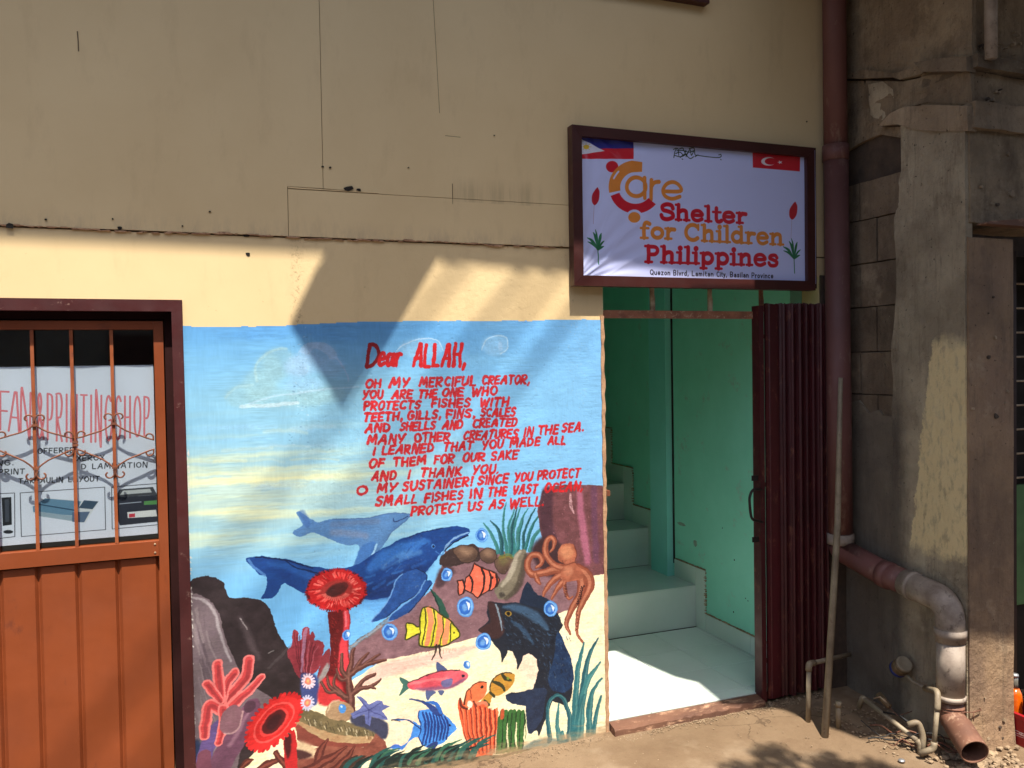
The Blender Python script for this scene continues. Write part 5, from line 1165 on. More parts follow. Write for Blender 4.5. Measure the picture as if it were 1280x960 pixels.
gt = thing('folding_gate', 'dark maroon folding steel gate pushed open to the right of the doorway', 'gate', (2.44, -.02, .02))
MG = MT['gate']
gz0, gz1 = .015, 1.858
o = obj('post', box(2.437, 2.462, -.035, .02, gz0-.01, 1.85), MG, gt, bevel=.002)
obj('post_lip', box(2.463, 2.472, -.012, .03, gz0, 1.84), MT['maroon_dark'], gt)
def slat(x, y, wd, ang, dz=0.0):
    """one tall sheet-metal slat with rolled edges, turned about the vertical"""
    ca, sa = math.cos(ang), math.sin(ang); t = .0018
    prof = [(-wd/2, .010), (-wd/2, 0), (-wd*.3, -.001), (-wd*.26, -.007), (wd*.26, -.007), (wd*.3, -.001), (wd/2, 0), (wd/2, .010)]
    outer = prof; inner = [(a*.985, b+t) for a, b in prof][::-1]
    pts = [(x+a*ca-b*sa, y+a*sa+b*ca) for a, b in outer+inner]
    bm = bmesh.new(); lo = [bm.verts.new((px_, py_, gz0+dz)) for px_, py_ in pts]; hi = [bm.verts.new((px_, py_, gz1+dz*.5+rs.uniform(-.004,.004))) for px_, py_ in pts]; n = len(pts)
    for i in range(n): bm.faces.new((lo[i], lo[(i+1) % n], hi[(i+1) % n], hi[i]))
    for i in range(7): bm.faces.new((lo[i], lo[i+1], lo[n-2-i], lo[n-1-i])); bm.faces.new((hi[i], hi[n-1-i], hi[n-2-i], hi[i+1]))
    return obj('slat', bm, MG, gt)
slat(2.512, -.030, .075, 0.06); 
xg = 2.560; k = 0
for wd, ang in ((.05,-1.05),(.06,.75),(.05,-1.1),(.055,.8),(.05,-1.15),(.05,.9),(.05,-1.15),(.05,1.0),(.05,-1.2),(.045,1.05),(.045,-1.2),(.045,1.1),(.045,-1.2)):
    slat(xg, -.022+.006*(k % 2)+rs.uniform(-.004,.004), wd*rs.uniform(.9,1.08), ang+rs.uniform(-.16,.16), rs.uniform(-.006, .012)); xg += .0205 if k > 2 else .0235; k += 1
for z in (.16, 1.0, 1.70): obj('cross_bar', box(2.47, 2.80, .028, .036, z, z+.02), MT['maroon_dark'], gt)
v1 = wl(944, 612, -.02); v2 = wl(944, 652, -.02); h0 = wl(930, 614, -.03)
obj('handle', tube(bend([(2.447, -.030, v1.z), (2.392, -.034, v1.z+.006), (2.372, -.036, v1.z-.03), (2.376, -.036, v2.z+.06), (2.384, -.036, v2.z+.014), (2.449, -.030, v2.z-.004)], .022), .0062, 10), MT['black_iron'], gt, True)
for y_ in (598, 675):
    v = wl(940, y_, -.02); bm = prism_y([(2.402, v.z+.012), (2.4365, v.z+.012), (2.4365, v.z-.012), (2.402, v.z-.012)], -.02, -.014); obj('lock_tab', bm, MT['black_iron'], gt)
for y_ in (455, 572, 705): v = wl(950, y_, -.01); obj('rivet_plate', box(2.4622, 2.4632, -.03, -.016, v.z-.02, v.z+.02), MT['pale_metal'], gt)
v = wl(757, 617, 0); lt = obj('latch', box(1.6585, 1.675, .0, .03, v.z-.012, v.z+.012), MT['bar_rust'], bd)

obj('corner_shade', box(2.813, 2.9625, -.010, -.001, -.1, 2.0), MT['mortar'], bd)  # dark strip added over the wall sliver; corner shade put into its colour
# ------------------------------------------------------------------ mural
mu = thing('sea_mural', 'hand painted sea life mural with red prayer lettering on the wall between the two doors', 'mural', (0.8, 0, 0))
for i, nm in enumerate(PARTS):
    me = cut_mesh(MU, i, -.0012)
    if me is None: continue
    o = link(nm, me, MT['mural'], mu)
    if i in PLAB: o['label'] = PLAB[i]

# ------------------------------------------------------------------ the shelter sign
sg = thing('shelter_sign', 'framed white tarpaulin sign of the children shelter above the doorway', 'sign', (2.15, 0, 2.27))
def wrinkle(x, z):
    u = (x-1.545); v = (z-1.955); r = math.hypot(u+.05, v+.02); th = math.atan2(v+.03, u+.05)
    f = math.exp(-(r/.55)**2)
    d = .0034*f*abs(math.sin(th*9.5+math.sin(r*14)*.6))**.5+.0014*f*math.sin(th*33+2+r*9)
    r2 = math.hypot(u+.03, v-.68); t2 = math.atan2(v-.70, u+.04); f2_ = math.exp(-(r2/.42)**2)
    d += .0026*f2_*math.sin(t2*21+r2*8); d += .0012*math.sin(u*7+v*5)*math.sin(v*6)
    return d
link('tarpaulin', sheet_mesh(SG, -.034, 260, 140, wrinkle), MT['sign'], sg, True)
obj('backboard', box(1.53, 2.78, -.022, -.0085, 1.935, 2.60), MT['maroon_dark'], sg)
SX0, SX1, SZ0, SZ1, FW_ = 1.500, 2.752, 1.930, 2.585, .048
# frame front lies at y=-.05; edges measured on that plane
a_, b_, c_, d_ = wl(715, 155, -.055), wl(1018, 185, -.055), wl(1020, 363, -.055), wl(718, 357, -.055)
SX0, SX1, SZ0, SZ1 = (a_.x+d_.x)/2, (b_.x+c_.x)/2, (c_.z+d_.z)/2, (a_.z+b_.z)/2
fw_ = .044
MT['sign_frame'] = paintmat('sign_frame_wood', srgb(70, 32, 28), srgb(56, 26, 24), .4, 8, 40, .3, .002, None, .1, (.3, 1, 1))
for poly in ([(SX0, SZ1), (SX1, SZ1), (SX1-fw_, SZ1-fw_), (SX0+fw_, SZ1-fw_)], [(SX0, SZ0), (SX0+fw_, SZ0+fw_), (SX1-fw_, SZ0+fw_), (SX1, SZ0)], [(SX0, SZ0), (SX0, SZ1), (SX0+fw_, SZ1-fw_), (SX0+fw_, SZ0+fw_)], [(SX1, SZ0), (SX1-fw_, SZ0+fw_), (SX1-fw_, SZ1-fw_), (SX1, SZ1)]):
    cx_ = sum(p[0] for p in poly)/4; cz_ = sum(p[1] for p in poly)/4
    obj('frame_rail', prism_y([(cx_+(x-cx_)*.9995, cz_+(z-cz_)*.998) for x, z in poly], -.055, -.009), MT['sign_frame'], sg, bevel=.003, seg=2)
v = wl(860, -6, -.05); e_ = wl(887, 4, -.05)
ut = thing('upper_signboard', 'corner of a second dark red framed board higher on the wall', 'sign', (1.8, 0, e_.z))
obj('frame_rail', box(.9, e_.x, -.05, -.0075, e_.z, e_.z+.045), MT['sign_frame'], ut, bevel=.003)
obj('frame_rail', box(e_.x-.045, e_.x, -.05, -.0075, e_.z+.0455, e_.z+.6), MT['sign_frame'], ut, bevel=.003)
obj('board_face', box(.95, e_.x-.046, -.03, -.012, e_.z+.046, e_.z+.6), MT['pale_metal'], ut)

# ------------------------------------------------------------------ shop door
dr = thing('shop_door', 'orange brown steel shop door with glazed barred upper half in a maroon frame', 'door', (-.5, 0, 0))
M1, M2, MO = MT['maroon'], MT['maroon_dark'], MT['orange']
FR = -.03; FT = 1.846; fwid = .037
def side_edge(z): return DX1+(0.012)*(1-z/1.85)
obj('door_frame', prism_y([(DX1-.001, FT), (DX1-.001+.008, -.08), (DX1-fwid+.005, -.08), (DX1-fwid, FT-fwid-.004), (DX0+fwid, FT-fwid-.004), (DX0+fwid, -.08), (DX0, -.08), (DX0, FT)], -.022, .10), M1, dr, bevel=.003, seg=2)
obj('rebate', prism_y([(DX1-fwid-.0005, FT-fwid-.006), (DX1-fwid+.004, -.08), (DX1-fwid-.026, -.08), (DX1-fwid-.026, FT-fwid-.03), (DX0+fwid+.02, FT-fwid-.03), (DX0+fwid+.02, FT-fwid-.006)], .034, .09), MT['rebate'], dr)
LX1 = DX1-fwid-.030; LX0 = DX0+fwid+.02; LZ1 = FT-fwid-.036
RZ0, RZ1 = .944, .995       # middle rail
GX1 = LX1-.030              # glass edge
YF = .026
obj('stile', box(LX1-.032, LX1, YF, YF+.04, -.03, LZ1), MO, dr, bevel=.002, seg=2); obj('stile', box(LX0, LX0+.034, YF, YF+.04, -.03, LZ1), MO, dr, bevel=.002)
obj('top_rail', box(LX0+.0345, LX1-.0325, YF+.001, YF+.04, LZ1-.03, LZ1), MO, dr, bevel=.002)
z1_ = wl(100, 712, YF).z; z2_ = wl(100, 697, YF).z
obj('middle_rail', box(LX0+.0345, LX1-.0325, YF-.004, YF+.04, .932, .985), MO, dr, bevel=.003, seg=2)
obj('bottom_rail', box(LX0+.0345, LX1-.0325, YF+.001, YF+.04, -.03, .03), MO, dr, bevel=.002)
px_edges = [203, 150, 100, 50, 2, -48, -98]
xe = [LX1-.033] + [wl(px_, 760, YF+.02).x for px_ in px_edges[1:]]
xe = [xe[0]] + [v_ for v_ in xe[1:]]; 
while xe[-1] > LX0+.12: xe.append(xe[-1]-.137)
xe[-1] = LX0+.035
for a, b in zip(xe[1:], xe[:-1]):
    # folded sheet panel: raised field with a V groove at its edges
    pr = [(a, .024), (a+.010, .014), (b-.012, .014), (b-.003, .026), (b, .026), (b, .034), (a, .034)]
    bm = bmesh.new(); lo = [bm.verts.new((x, YF+y-.004, .031)) for x, y in pr]; hi = [bm.verts.new((x, YF+y-.004, .925)) for x, y in pr]; n = len(pr)
    for i in range(n): bm.faces.new((lo[i], lo[(i+1) % n], hi[(i+1) % n], hi[i]))
    bm.faces.new(lo); bm.faces.new(hi[::-1]); obj('panel', bm, MO, dr, bevel=.0015)
obj('glass_pane', box(LX0+.036, LX1-.034, .050, .053, .99, LZ1-.032), MT['glass'], dr)
# bars: x measured at mid height
for px_ in (148-5, 93, 44, -6, -57):
    x = wl(px_, 560, YF+.01).x
    obj('window_bar', box(x-.0055, x+.0055, YF+.004, YF+.0095, .986, LZ1-.031), MT['orange_bar'], dr, bevel=.001)
def scroll(cx, cz, sx_, sz_, name='scroll'):
    """one S of thin rod: straight middle ending in a curl"""
    pts = []
    p0 = Vector((cx, YF, cz))
    for k in range(15):      # curl
        t = k/14; a = math.pi*(1.95-t*1.55); r = .008+.0105*t
        pts.append(p0+Vector((sx_*(r*math.cos(a)+.016), 0, sz_*(r*math.sin(a)+.02))))
    return pts
def curl(x, z, dx, dz):
    """rod leaving (x,z) diagonally toward (dx,dz) and rolling back on itself"""
    return [Vector((x, YF, z))]
ZM = 1.285
def lattice(xa, xb, zc, hh):
    """diamond half between two bars, with curls at each end"""
    for s1 in (1, -1):
        pts = []
        # start curl at bar xa above the crossing
        cx_, cz_ = xa+.019, zc+s1*(hh+.010)
        for k in range(13):
            a = math.pi*(0.2+1.45*k/12); r = .006+.0125*(k/12)
            pts.append(Vector((cx_+r*math.cos(a), YF+.001, cz_+s1*r*math.sin(a))))
        pts.append(Vector((xa+.012, YF+.001, zc+s1*hh*.86)))
        pts += [Vector((xa+(xb-xa)*u, YF+.001, zc+s1*(hh*.80*(1-u)**1.1+.012*u))) for u in (.25, .5, .72, .88)]
        cx2, cz2 = xb-.018, zc-s1*(.004)
        ex = []
        for k in range(13):
            a = math.pi*(.35+1.45*k/12); r = .0185-.0125*(k/12)
            ex.append(Vector((xb-.020+r*math.cos(a+math.pi*.5)*-1, YF+.001, zc+s1*.022+s1*r*math.sin(a+math.pi*.5)*-1)))
        yield pts+ex[::1]
bars = sorted([wl(px_, 560, YF+.01).x for px_ in (143, 93, 44, -6, -57)])
pos = bars+[LX1-.036]
zs_n = [wl(100, 555).z]
zn = {}
nodes = [(LX1-.034, wl(190,528).z, wl(190,560).z)]
# nodes read off the lattice: tall curls at 44 and 143, tight curls at 93 and the stile
def node(px_, yu, yl): return (wl(px_, 560, YF).x, wl(px_, yu, YF).z, wl(px_, yl, YF).z)
NN = [node(-57, 528, 590), node(-6, 550, 561), node(44, 528, 590), node(94, 549, 560), node(143, 526, 588), (LX1-.0345, wl(196, 551, YF).z, wl(196, 560, YF).z)]
def rodpath(n0, n1, up_):
    xa, za = n0[0], n0[1 if up_ else 2]; xb, zb = n1[0], n1[1 if up_ else 2]; s1 = 1 if up_ else -1; dx = 1 if xb > xa else -1
    # n0 tall node, n1 tight node. curl above/below the tall node, run down to the tight node, curl back over it
    pts = []
    c0 = Vector((xa+dx*.020, YF+.001, za+s1*.012))
    for k in range(14):
        t = k/13; a = math.pi*(-.35+1.55*t); r = .006+.0135*t
        pts.append(c0+Vector((dx*r*math.cos(a), 0, s1*r*math.sin(a))))
    pts.append(Vector((xa+dx*.006, YF+.001, za-s1*.012)))
    for u in (.3, .6, .85): pts.append(Vector((xa+(xb-xa)*u, YF+.001, (za-s1*.02)+(zb-za+s1*.02)*u)))
    c1 = Vector((xb-dx*.022, YF+.001, zb+s1*.014))
    pts.append(Vector((xb-dx*.004, YF+.001, zb+s1*.004)))
    for k in range(12):
        t = k/11; a = math.pi*(-.15+1.35*t); r = .0165-.009*t
        pts.append(c1+Vector((dx*r*math.cos(a), 0, s1*r*math.sin(a))))
    return pts
for i in range(len(NN)-1):
    tall, tight = (NN[i], NN[i+1]) if i % 2 == 0 else (NN[i+1], NN[i])
    for up_ in (True, False):
        obj('scroll', tube([p for p in smooth_pts(np.array([tuple(q) for q in rodpath(tall, tight, up_)]), 2, False)], .0032, 6), MT['bar_rust'], dr, True)
for n_ in NN[1:5]:
    for z in (n_[1]-.01, n_[2]+.01): obj('collar', box(n_[0]-.009, n_[0]+.009, YF-.002, YF+.010, z-.004, z+.004), MT['bar_rust'], dr)
for (dx_, z) in ((.008, .975), (.008, .945)): obj('screw', turn(lathe([(.0035, 0), (.0035, .002), (.001, .003)], 8), Matrix.Translation(Vector((LX1-.045, YF-.004, z))) @ Matrix.Rotation(rad(90), 4, 'X')), MT['pale_metal'], dr)
po = link('shop_poster', sheet_mesh(PO, PY+.006, 60, 40, lambda x, z: .0015*math.sin(x*14)*math.sin(z*9+1)+.001*math.sin(x*31+z*12)), MT['poster'], None, True)
tag(po, 'white printing shop poster with red arched lettering behind the door glass', 'poster')
# what is behind: a dark shop
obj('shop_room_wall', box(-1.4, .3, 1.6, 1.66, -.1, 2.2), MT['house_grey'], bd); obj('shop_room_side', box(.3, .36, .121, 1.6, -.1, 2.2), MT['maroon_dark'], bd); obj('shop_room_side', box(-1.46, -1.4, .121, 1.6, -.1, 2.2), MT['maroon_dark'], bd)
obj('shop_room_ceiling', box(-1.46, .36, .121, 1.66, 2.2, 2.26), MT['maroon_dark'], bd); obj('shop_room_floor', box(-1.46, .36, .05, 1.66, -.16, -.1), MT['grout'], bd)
# ------------------------------------------------------------------ neighbour's concrete building
XS = 2.964
nb = thing('concrete_building', 'unfinished grimy concrete building at the right with block wall, pillar and beam', 'building', (3.1, -.4, 0))
NT = 3.62
obj('core', box(XS+.022, XS+.2, -.368, 3.0, -.3, NT), MT['mortar'], nb)
# blocks showing where the plaster has gone: courses read off the photo
def course_z(y): return on(0, XS, 1090, y).z
cz = [.42, .62, .82, 1.02, 1.22, 1.43, 1.63, 1.84, 2.045, 2.25, 2.43]
rb = random.Random(21); blk = {}
for j in range(len(cz)-1):
    cut = [-.366, (-.10 if j % 2 else -.20)+rb.uniform(-.01,.01), .10]
    for a, b in zip(cut, cut[1:]):
        bm = box(XS+rb.uniform(-.002,.005), XS+.03, a+.003, min(b, .119)-.003, cz[j]+.003, cz[j+1]-.003)
        bmesh.ops.subdivide_edges(bm, edges=list(bm.edges), cuts=3, use_grid_fill=True)
        for v in bm.verts:
            if v.co.x < XS+.01: v.co.x += rb.uniform(-.0022, .0022); v.co.z += rb.uniform(-.0015,.0015)
        obj('concrete_block', bm, MT['block'], nb)
def rough_slab(name, poly_yz, x0, x1, m, amp=.006, res=.03, seed=1, front_only=True):
    """slab facing the doorway, x0 its face; face dented by noise"""
    bm = prism_x(poly_yz, x0, x1); bmesh.ops.triangulate(bm, faces=[f for f in bm.faces if len(f.verts) > 4])
    for _ in range(4): bmesh.ops.subdivide_edges(bm, edges=[e for e in bm.edges if e.calc_length() > res*2.2], cuts=1)
    r = random.Random(seed)
    from mathutils import noise as mn
    for v in bm.verts:
        if abs(v.co.x-x0) < .002: v.co.x += amp*(mn.noise(v.co*9+Vector((seed,0,0)))+.5*mn.noise(v.co*31))
    bmesh.ops.triangulate(bm, faces=bm.faces)
    return obj(name, bm, m, nb)
# plaster coat on the return, ragged left edge
edge = [(1131,166),(1134,190),(1128,225),(1133,245),(1122,268),(1124,290),(1134,305),(1132,330),(1126,345),(1124,400),(1118,440),(1121,500),(1118,520),(1122,560),(1123,590),(1118,620),(1120,650),(1116,700)]
ey = [on(0, XS, *q) for q in edge]
pts = [(v.y, v.z) for v in ey]; pts[0] = (pts[0][0], 2.625); re_ = random.Random(77); q_ = []
for (ya, za), (yb, zb) in zip(pts, pts[1:]):
    for k in range(5): u = k/5; q_.append((ya+(yb-ya)*u+re_.uniform(-.008, .008), za+(zb-za)*u))
pts = q_+[pts[-1]]
rough_slab('plaster_coat', pts+[(-.38, -.12), (-.697, -.12), (-.697, 2.53), (-.5, 2.58)], XS-.018, XS+.02, MT['plaster'], .006, .03, 3)
rough_slab('stained_plaster', [(.0,1.38),(-.10,1.40),(-.16,1.34),(-.22,1.36),(-.28,1.30),(-.36,1.33),(-.385,1.1),(-.37,.8),(-.38,-.12),(.0,-.12)], XS-.007, XS+.02, MT['stain'] if 'stain' in MT else MT['plaster'], .004, .03, 5)
PXR = 3.205
def rough_pillar():
    bm = box(XS-.012, PXR, -.706, -.6975, -.12, 2.085); box(XS+.022, PXR-.002, -.69, -.50, -.12, 2.08, bm)
    bmesh.ops.subdivide_edges(bm, edges=list(bm.edges), cuts=22, use_grid_fill=True)
    from mathutils import noise as mn
    for v in bm.verts:
        n = mn.noise(v.co*11)+.5*mn.noise(v.co*40)
        v.co.y += .004*n
        if v.co.x > PXR-.003 or v.co.x < XS-.009: v.co.x += .003*n+.003*mn.noise(v.co*25)
        if v.co.z < 0 and v.co.y < -.695: v.co.y -= .02*min(1, -v.co.z/.06)*(1+.6*n)
    obj('pillar', bm, MT['pillar'], nb)
rough_pillar()
def rough_beam(name, x0, x1, y0, y1, z0, z1, m, amp=.005, cuts=(30, 4, 6)):
    bm = bmesh.new()
    from mathutils import noise as mn
    box(x0, x1, y0, y1, z0, z1, bm)
    for _ in range(5): bmesh.ops.subdivide_edges(bm, edges=[e for e in bm.edges if e.calc_length() > .06], cuts=1, use_grid_fill=True)
    bmesh.ops.triangulate(bm, faces=bm.faces)
    for v in bm.verts:
        d = Vector((mn.noise(v.co*8), mn.noise(v.co*8+Vector((5,0,0))), mn.noise(v.co*8+Vector((0,9,0)))))+.5*Vector((mn.noise(v.co*30), mn.noise(v.co*30+Vector((3,0,0))), mn.noise(v.co*30+Vector((0,3,0)))))
        v.co += d*amp
    return obj(name, bm, m, nb)
zb0 = wl(1240, 280, -.7).z; zb1 = wl(1240, 165, -.7).z; zb2 = wl(1240, 132, -.7).z; zb3 = wl(1240, 92, -.7).z; zb4 = wl(1240, 76, -.7).z
rough_beam('lintel', XS-.002, 5.2, -.705, -.46, zb0, zb1, MT['beam'], .004)
rough_beam('ledge', XS-.002, 5.2, -.73, -.46, zb1+.002, zb2, MT['plaster_pale'], .010)
rough_beam('band', XS+.001, 5.2, -.70, -.46, zb2+.002, zb3, MT['beam'], .007)
rough_beam('ledge', XS-.002, 5.2, -.74, -.46, zb3+.002, zb4, MT['block'], .006)
rough_beam('upper_wall', XS+.001, 5.2, -.69, -.46, zb4+.002, NT, MT['beam'], .004)
# the same ragged bands on the return, outlines read off the photo onto the side plane
def side_px(name, px, proud, m, amp=.008, seed=1):
    q = [on(0, XS, *p_) for p_ in px]
    rough_slab(name, [(v.y, v.z) for v in q], XS-proud, XS+.02, MT[m], amp, .022, seed)
side_px('return_wall', [(1054,-40),(1054,92),(1082,88),(1120,92),(1150,80),(1216,74),(1216,-60)], .004, 'beam', .006, 10)
side_px('return_ledge', [(1150,79),(1178,74),(1216,72),(1216,90),(1160,91)], .034, 'block', .006, 11)
side_px('return_ledge', [(1056,92),(1082,87),(1124,92),(1150,83),(1158,92),(1128,100),(1120,97),(1080,99),(1056,98)], .016, 'beam', .008, 12)
side_px('return_band', [(1084,101),(1130,102),(1160,94),(1214,91),(1216,131),(1160,128),(1124,137),(1112,152),(1096,156),(1084,150),(1080,125)], .003, 'beam', .010, 13)
side_px('plaster_lump', [(1088,106),(1106,102),(1118,112),(1120,138),(1104,150),(1088,146)], .006, 'plaster', .012, 14)
side_px('return_ledge', [(1104,158),(1118,143),(1136,134),(1166,132),(1216,133),(1216,164),(1180,165),(1150,163),(1128,156)], .026, 'plaster_pale', .010, 15)
side_px('return_wall', [(1056,101),(1080,101),(1082,150),(1104,159),(1128,158),(1124,172),(1100,168),(1080,176),(1056,190)], .000, 'beam', .012, 16)
rc = random.Random(91)
for k in range(34):      # chips of old mortar and paint still stuck to the beam and pillar
    px_, py_ = rc.choice([(rc.uniform(1215,1278), rc.uniform(40,70)), (rc.uniform(1216,1278), rc.uniform(100,128)), (rc.uniform(1214,1262), rc.uniform(300,560)), (rc.uniform(1214,1260), rc.uniform(870,925)), (rc.uniform(1216,1270), rc.uniform(170,262))])
    v = wl(px_, py_, -.709); r_ = rc.uniform(.002, .009)*(1.8 if rc.random() < .15 else 1)
    obj('mortar_chip', prism_y([(v.x+r_*rc.uniform(.5,1.3)*math.cos(a), v.z+r_*rc.uniform(.5,1.2)*math.sin(a)) for a in np.linspace(0, 5.4, 7)], -.7135, -.695), MT['plaster_pale'] if rc.random() < .7 else MT['mortar'], nb)
v = wl(1232, 20, -.74); obj('downspout', tube([(v.x+.01, -.755, zb4-.02), (v.x+.01, -.755, NT)], .024, 12), MT['pipe_grey'], nb, True)
bm = prism_y([(XS+.02, zb0-.012), (5.2, zb0-.03), (5.2, zb0+.03), (3.6, zb0+.055), (XS+.04, zb0-.002)], -.76, -.712); obj('plank', bm, MT['sill_wood'], nb)
# doorway beyond the pillar
dk = .0
ng = thing('green_grille_door', 'green panelled door behind a dark red post beyond the concrete pillar', 'door', (3.5, -.2, 0))
obj('post', box(3.495, 3.54, -.46, -.42, -.1, 2.08), MT['maroon_dark'], ng, bevel=.002)
obj('door_sheet', box(3.55, 4.7, -.34, -.33, -.05, .40), MT['gap'], ng); obj('door_sheet', box(3.55, 4.7, -.36, -.34, .402, .98), MT['green_door'], ng); obj('door_sheet', box(3.55, 4.7, -.30, -.29, .99, 2.08), MT['gap'], ng)
for k in range(9): z = 1.02+k*.115; obj('grille_bar', tube([(3.541, -.38, z), (4.7, -.38, z)], .005, 6), MT['pale_metal'], ng)
for k in range(7): x = 3.62+k*.16; obj('grille_bar', tube([(x, -.372, .99), (x, -.372, 2.07)], .006, 6), MT['green_door'], ng)
obj('latch', box(3.541, 3.58, -.42, -.40, .75, .78), MT['black_iron'], ng)
obj('inner_wall', box(3.2, 5.2, .0, .05, -.1, NT), MT['mortar'], nb); obj('far_pillar', box(4.62, 4.9, -.70, -.3, -.12, 2.08), MT['pillar'], nb)
# unseen canopy over the neighbour's front: outline shaped for where the sun stops
ZC = 3.55
def upto(p): t = (ZC-p[2])/(-SUN.z); q = Vector(p)-SUN*t; return (q.x, q.y)
low = [(2.46,1.55,.0),(2.44,.80,.0),(2.10,.78,.035),(2.193,.334,.035),(2.257,.227,.035),(2.221,-.027,.035),(2.47,-.09,0),(2.50,-.12,0),(2.585,-.34,0),(2.63,-.46,0),(2.95,-.505,0),(3.3,-.54,0),(5.6,-.56,0)]
can = [upto(p) for p in low]
cn = thing('shade_canopy', 'unseen tin canopy shaped to shade the neighbour front', 'canopy', (3.5, -1.5, ZC))
obj('tin_sheet', prism_z(can+[(5.6, -.75), (3.0, -.75), (3.0, -.02), (can[0][0]-.02, -.02)], ZC, ZC+.012), MT['roof'], cn)
for x in (3.1, 4.0, 5.0): obj('rafter', box(x, x+.05, -1.95, -.742, ZC-.075, ZC-.004), MT['rail_rust'], cn)

# ------------------------------------------------------------------ pipes
dp = thing('drain_pipe', 'maroon drain pipe down the corner, elbowing along the concrete wall to an open mouth', 'pipe', (2.88, -.06, 0))
R0 = .0565; px_c = 2.862; yP = -.066
def pw(x, y, Y): return wl(x, y, Y)
zj_ = pw(1037, 182, yP).z; zlow = pw(1037, 668, yP).z
obj('pipe_run', tube([(px_c-.012, yP, 4.3), (px_c-.004, yP, zj_+.001)], R0-.003, 28), MT['pipe_red'], dp, True)
obj('pipe_run', tube([(px_c-.004, yP, zj_-.001), (px_c+.006, yP, 1.3), (px_c+.010, yP, zlow)], R0, 28), MT['pipe_red'], dp, True)
obj('socket', tube([(px_c-.004, yP, zj_-.07), (px_c-.004, yP, zj_+.003)], R0+.004, 28), MT['pipe_red'], dp, True)
obj('socket', tube([(px_c+.010, yP, zlow-.05), (px_c+.010, yP, zlow-.03), (px_c+.010, yP, zlow)], R0+.006, 28), MT['pipe_grey'], dp, True)
c_el = (px_c+.012, yP, .60)
B1 = Vector((2.902, -.655, .57))
path = bend([(px_c+.010, yP, zlow-.05), (px_c+.014, yP-.005, .685), (2.898, -.30, .625), (2.903, -.42, .612)], .09, 8)
obj('elbow', tube(path, R0, 28), MT['pipe_red'], dp, True)
obj('socket', tube([(2.8965, -.30, .6255), (2.8985, -.345, .619)], R0+.005, 28), MT['pipe_red'], dp, True)
path = bend([(2.903, -.42, .612), (2.905, -.65, .585), (2.905, -.655, .42)], .095, 10)
obj('elbow', tube(path, R0+.001, 28), MT['pipe_grey'], dp, True)
obj('socket', tube([(2.905, -.655, .44), (2.905, -.655, .475)], R0+.006, 28), MT['pipe_grey'], dp, True); obj('socket', tube([(2.903, -.455, .608), (2.9035, -.475, .6055)], R0+.006, 28), MT['pipe_grey'], dp, True)
obj('pipe_run', tube([(2.905, -.655, .439), (2.905, -.655, .20)], R0-.002, 28), MT['pipe_grey'], dp, True)
obj('socket', tube([(2.905, -.655, .20), (2.905, -.655, .178)], R0+.002, 28), MT['pipe_grey'], dp, True)
obj('pipe_run', tube([(2.905, -.655, .177), (2.905, -.655, .10)], R0-.009, 28), MT['pipe_orange'], dp, True)
for z in (.150, .138): obj('wire_tie', tube([(2.905+(R0-.005)*math.cos(a), -.655+(R0-.005)*math.sin(a), z+.003*math.sin(a*2)) for a in np.linspace(0, 6.28, 25)], .0022, 5), MT['wire'], dp, True)
obj('wire_tie', tube([(2.90, -.71, .146), (2.95, -.722, .142), (3.005, -.716, .140), (3.012, -.700, .146)], .0022, 5), MT['wire'], dp, True)
obj('wire_tie', tube([(2.955, -.722, .142), (2.945, -.73, .11), (2.97, -.71, .13)], .0016, 5), MT['wire'], dp, True)
# tee body and open mouth: hollow so the dark inside is real
mth = Vector((2.822, -.838, .050)); top_ = Vector((2.905, -.655, .112)); ax = (mth-top_).normalized()
def hollow(p0, p1, r, t, name, m):
    bm = bmesh.new(); q = (Vector(p1)-Vector(p0)).normalized(); a = q.cross(Vector((0,0,1))).normalized(); b = q.cross(a); n = 32; rings = []
    for (p, rr_) in ((p0, r), (p1, r), (p1, r-t), (p0, r-t)):
        rings.append([bm.verts.new(Vector(p)+(a*math.cos(2*math.pi*k/n)+b*math.sin(2*math.pi*k/n))*rr_) for k in range(n)])
    for i in range(3):
        for k in range(n): bm.faces.new((rings[i][k], rings[i][(k+1) % n], rings[i+1][(k+1) % n], rings[i+1][k]))
    bm.faces.new(rings[3]); o = obj(name, bm, m, dp, True)
    md = o.modifiers.new('edges', 'EDGE_SPLIT'); md.split_angle = rad(40); return o
obj('elbow', tube(bend([(2.905, -.655, .16), (2.905, -.655, .105), tuple(top_+ax*.10)], .05, 8), R0-.006, 28), MT['pipe_orange'], dp, True)
hollow(top_+ax*.07, mth, R0-.003, .0035, 'mouth', MT['pipe_orange'])
rubble = bmesh.new(); rr2 = random.Random(8)
def stone(bm, x, y, z, s_, r):
    a = bmesh.ops.create_icosphere(bm, subdivisions=1, radius=s_)['verts']
    sc_ = Vector((r.uniform(.7,1.3), r.uniform(.7,1.3), r.uniform(.5,.9)))
    for v in a: v.co = Vector((v.co.x*sc_.x, v.co.y*sc_.y, v.co.z*sc_.z))*r.uniform(.85,1.15)+Vector((x, y, z))
for k in range(300):
    x = rr2.gauss(2.93, .11); y = rr2.gauss(-.80, .07); 
    if x > 3.2: continue
    stone(rubble, x, y, gz(x, y)+rr2.uniform(-.004, .006), rr2.uniform(.002, .013) if rr2.random() < .85 else rr2.uniform(.012,.024), rr2)
for k in range(220):
    x = rr2.uniform(2.62, 2.95); y = rr2.uniform(-.62, -.15); stone(rubble, x, y, gz(x, y), rr2.uniform(.002, .008), rr2)
for k in range(90):
    x = rr2.uniform(2.46, 2.80); y = rr2.uniform(-.07, -.02); stone(rubble, x, y, gz(x, y), rr2.uniform(.002, .007), rr2)
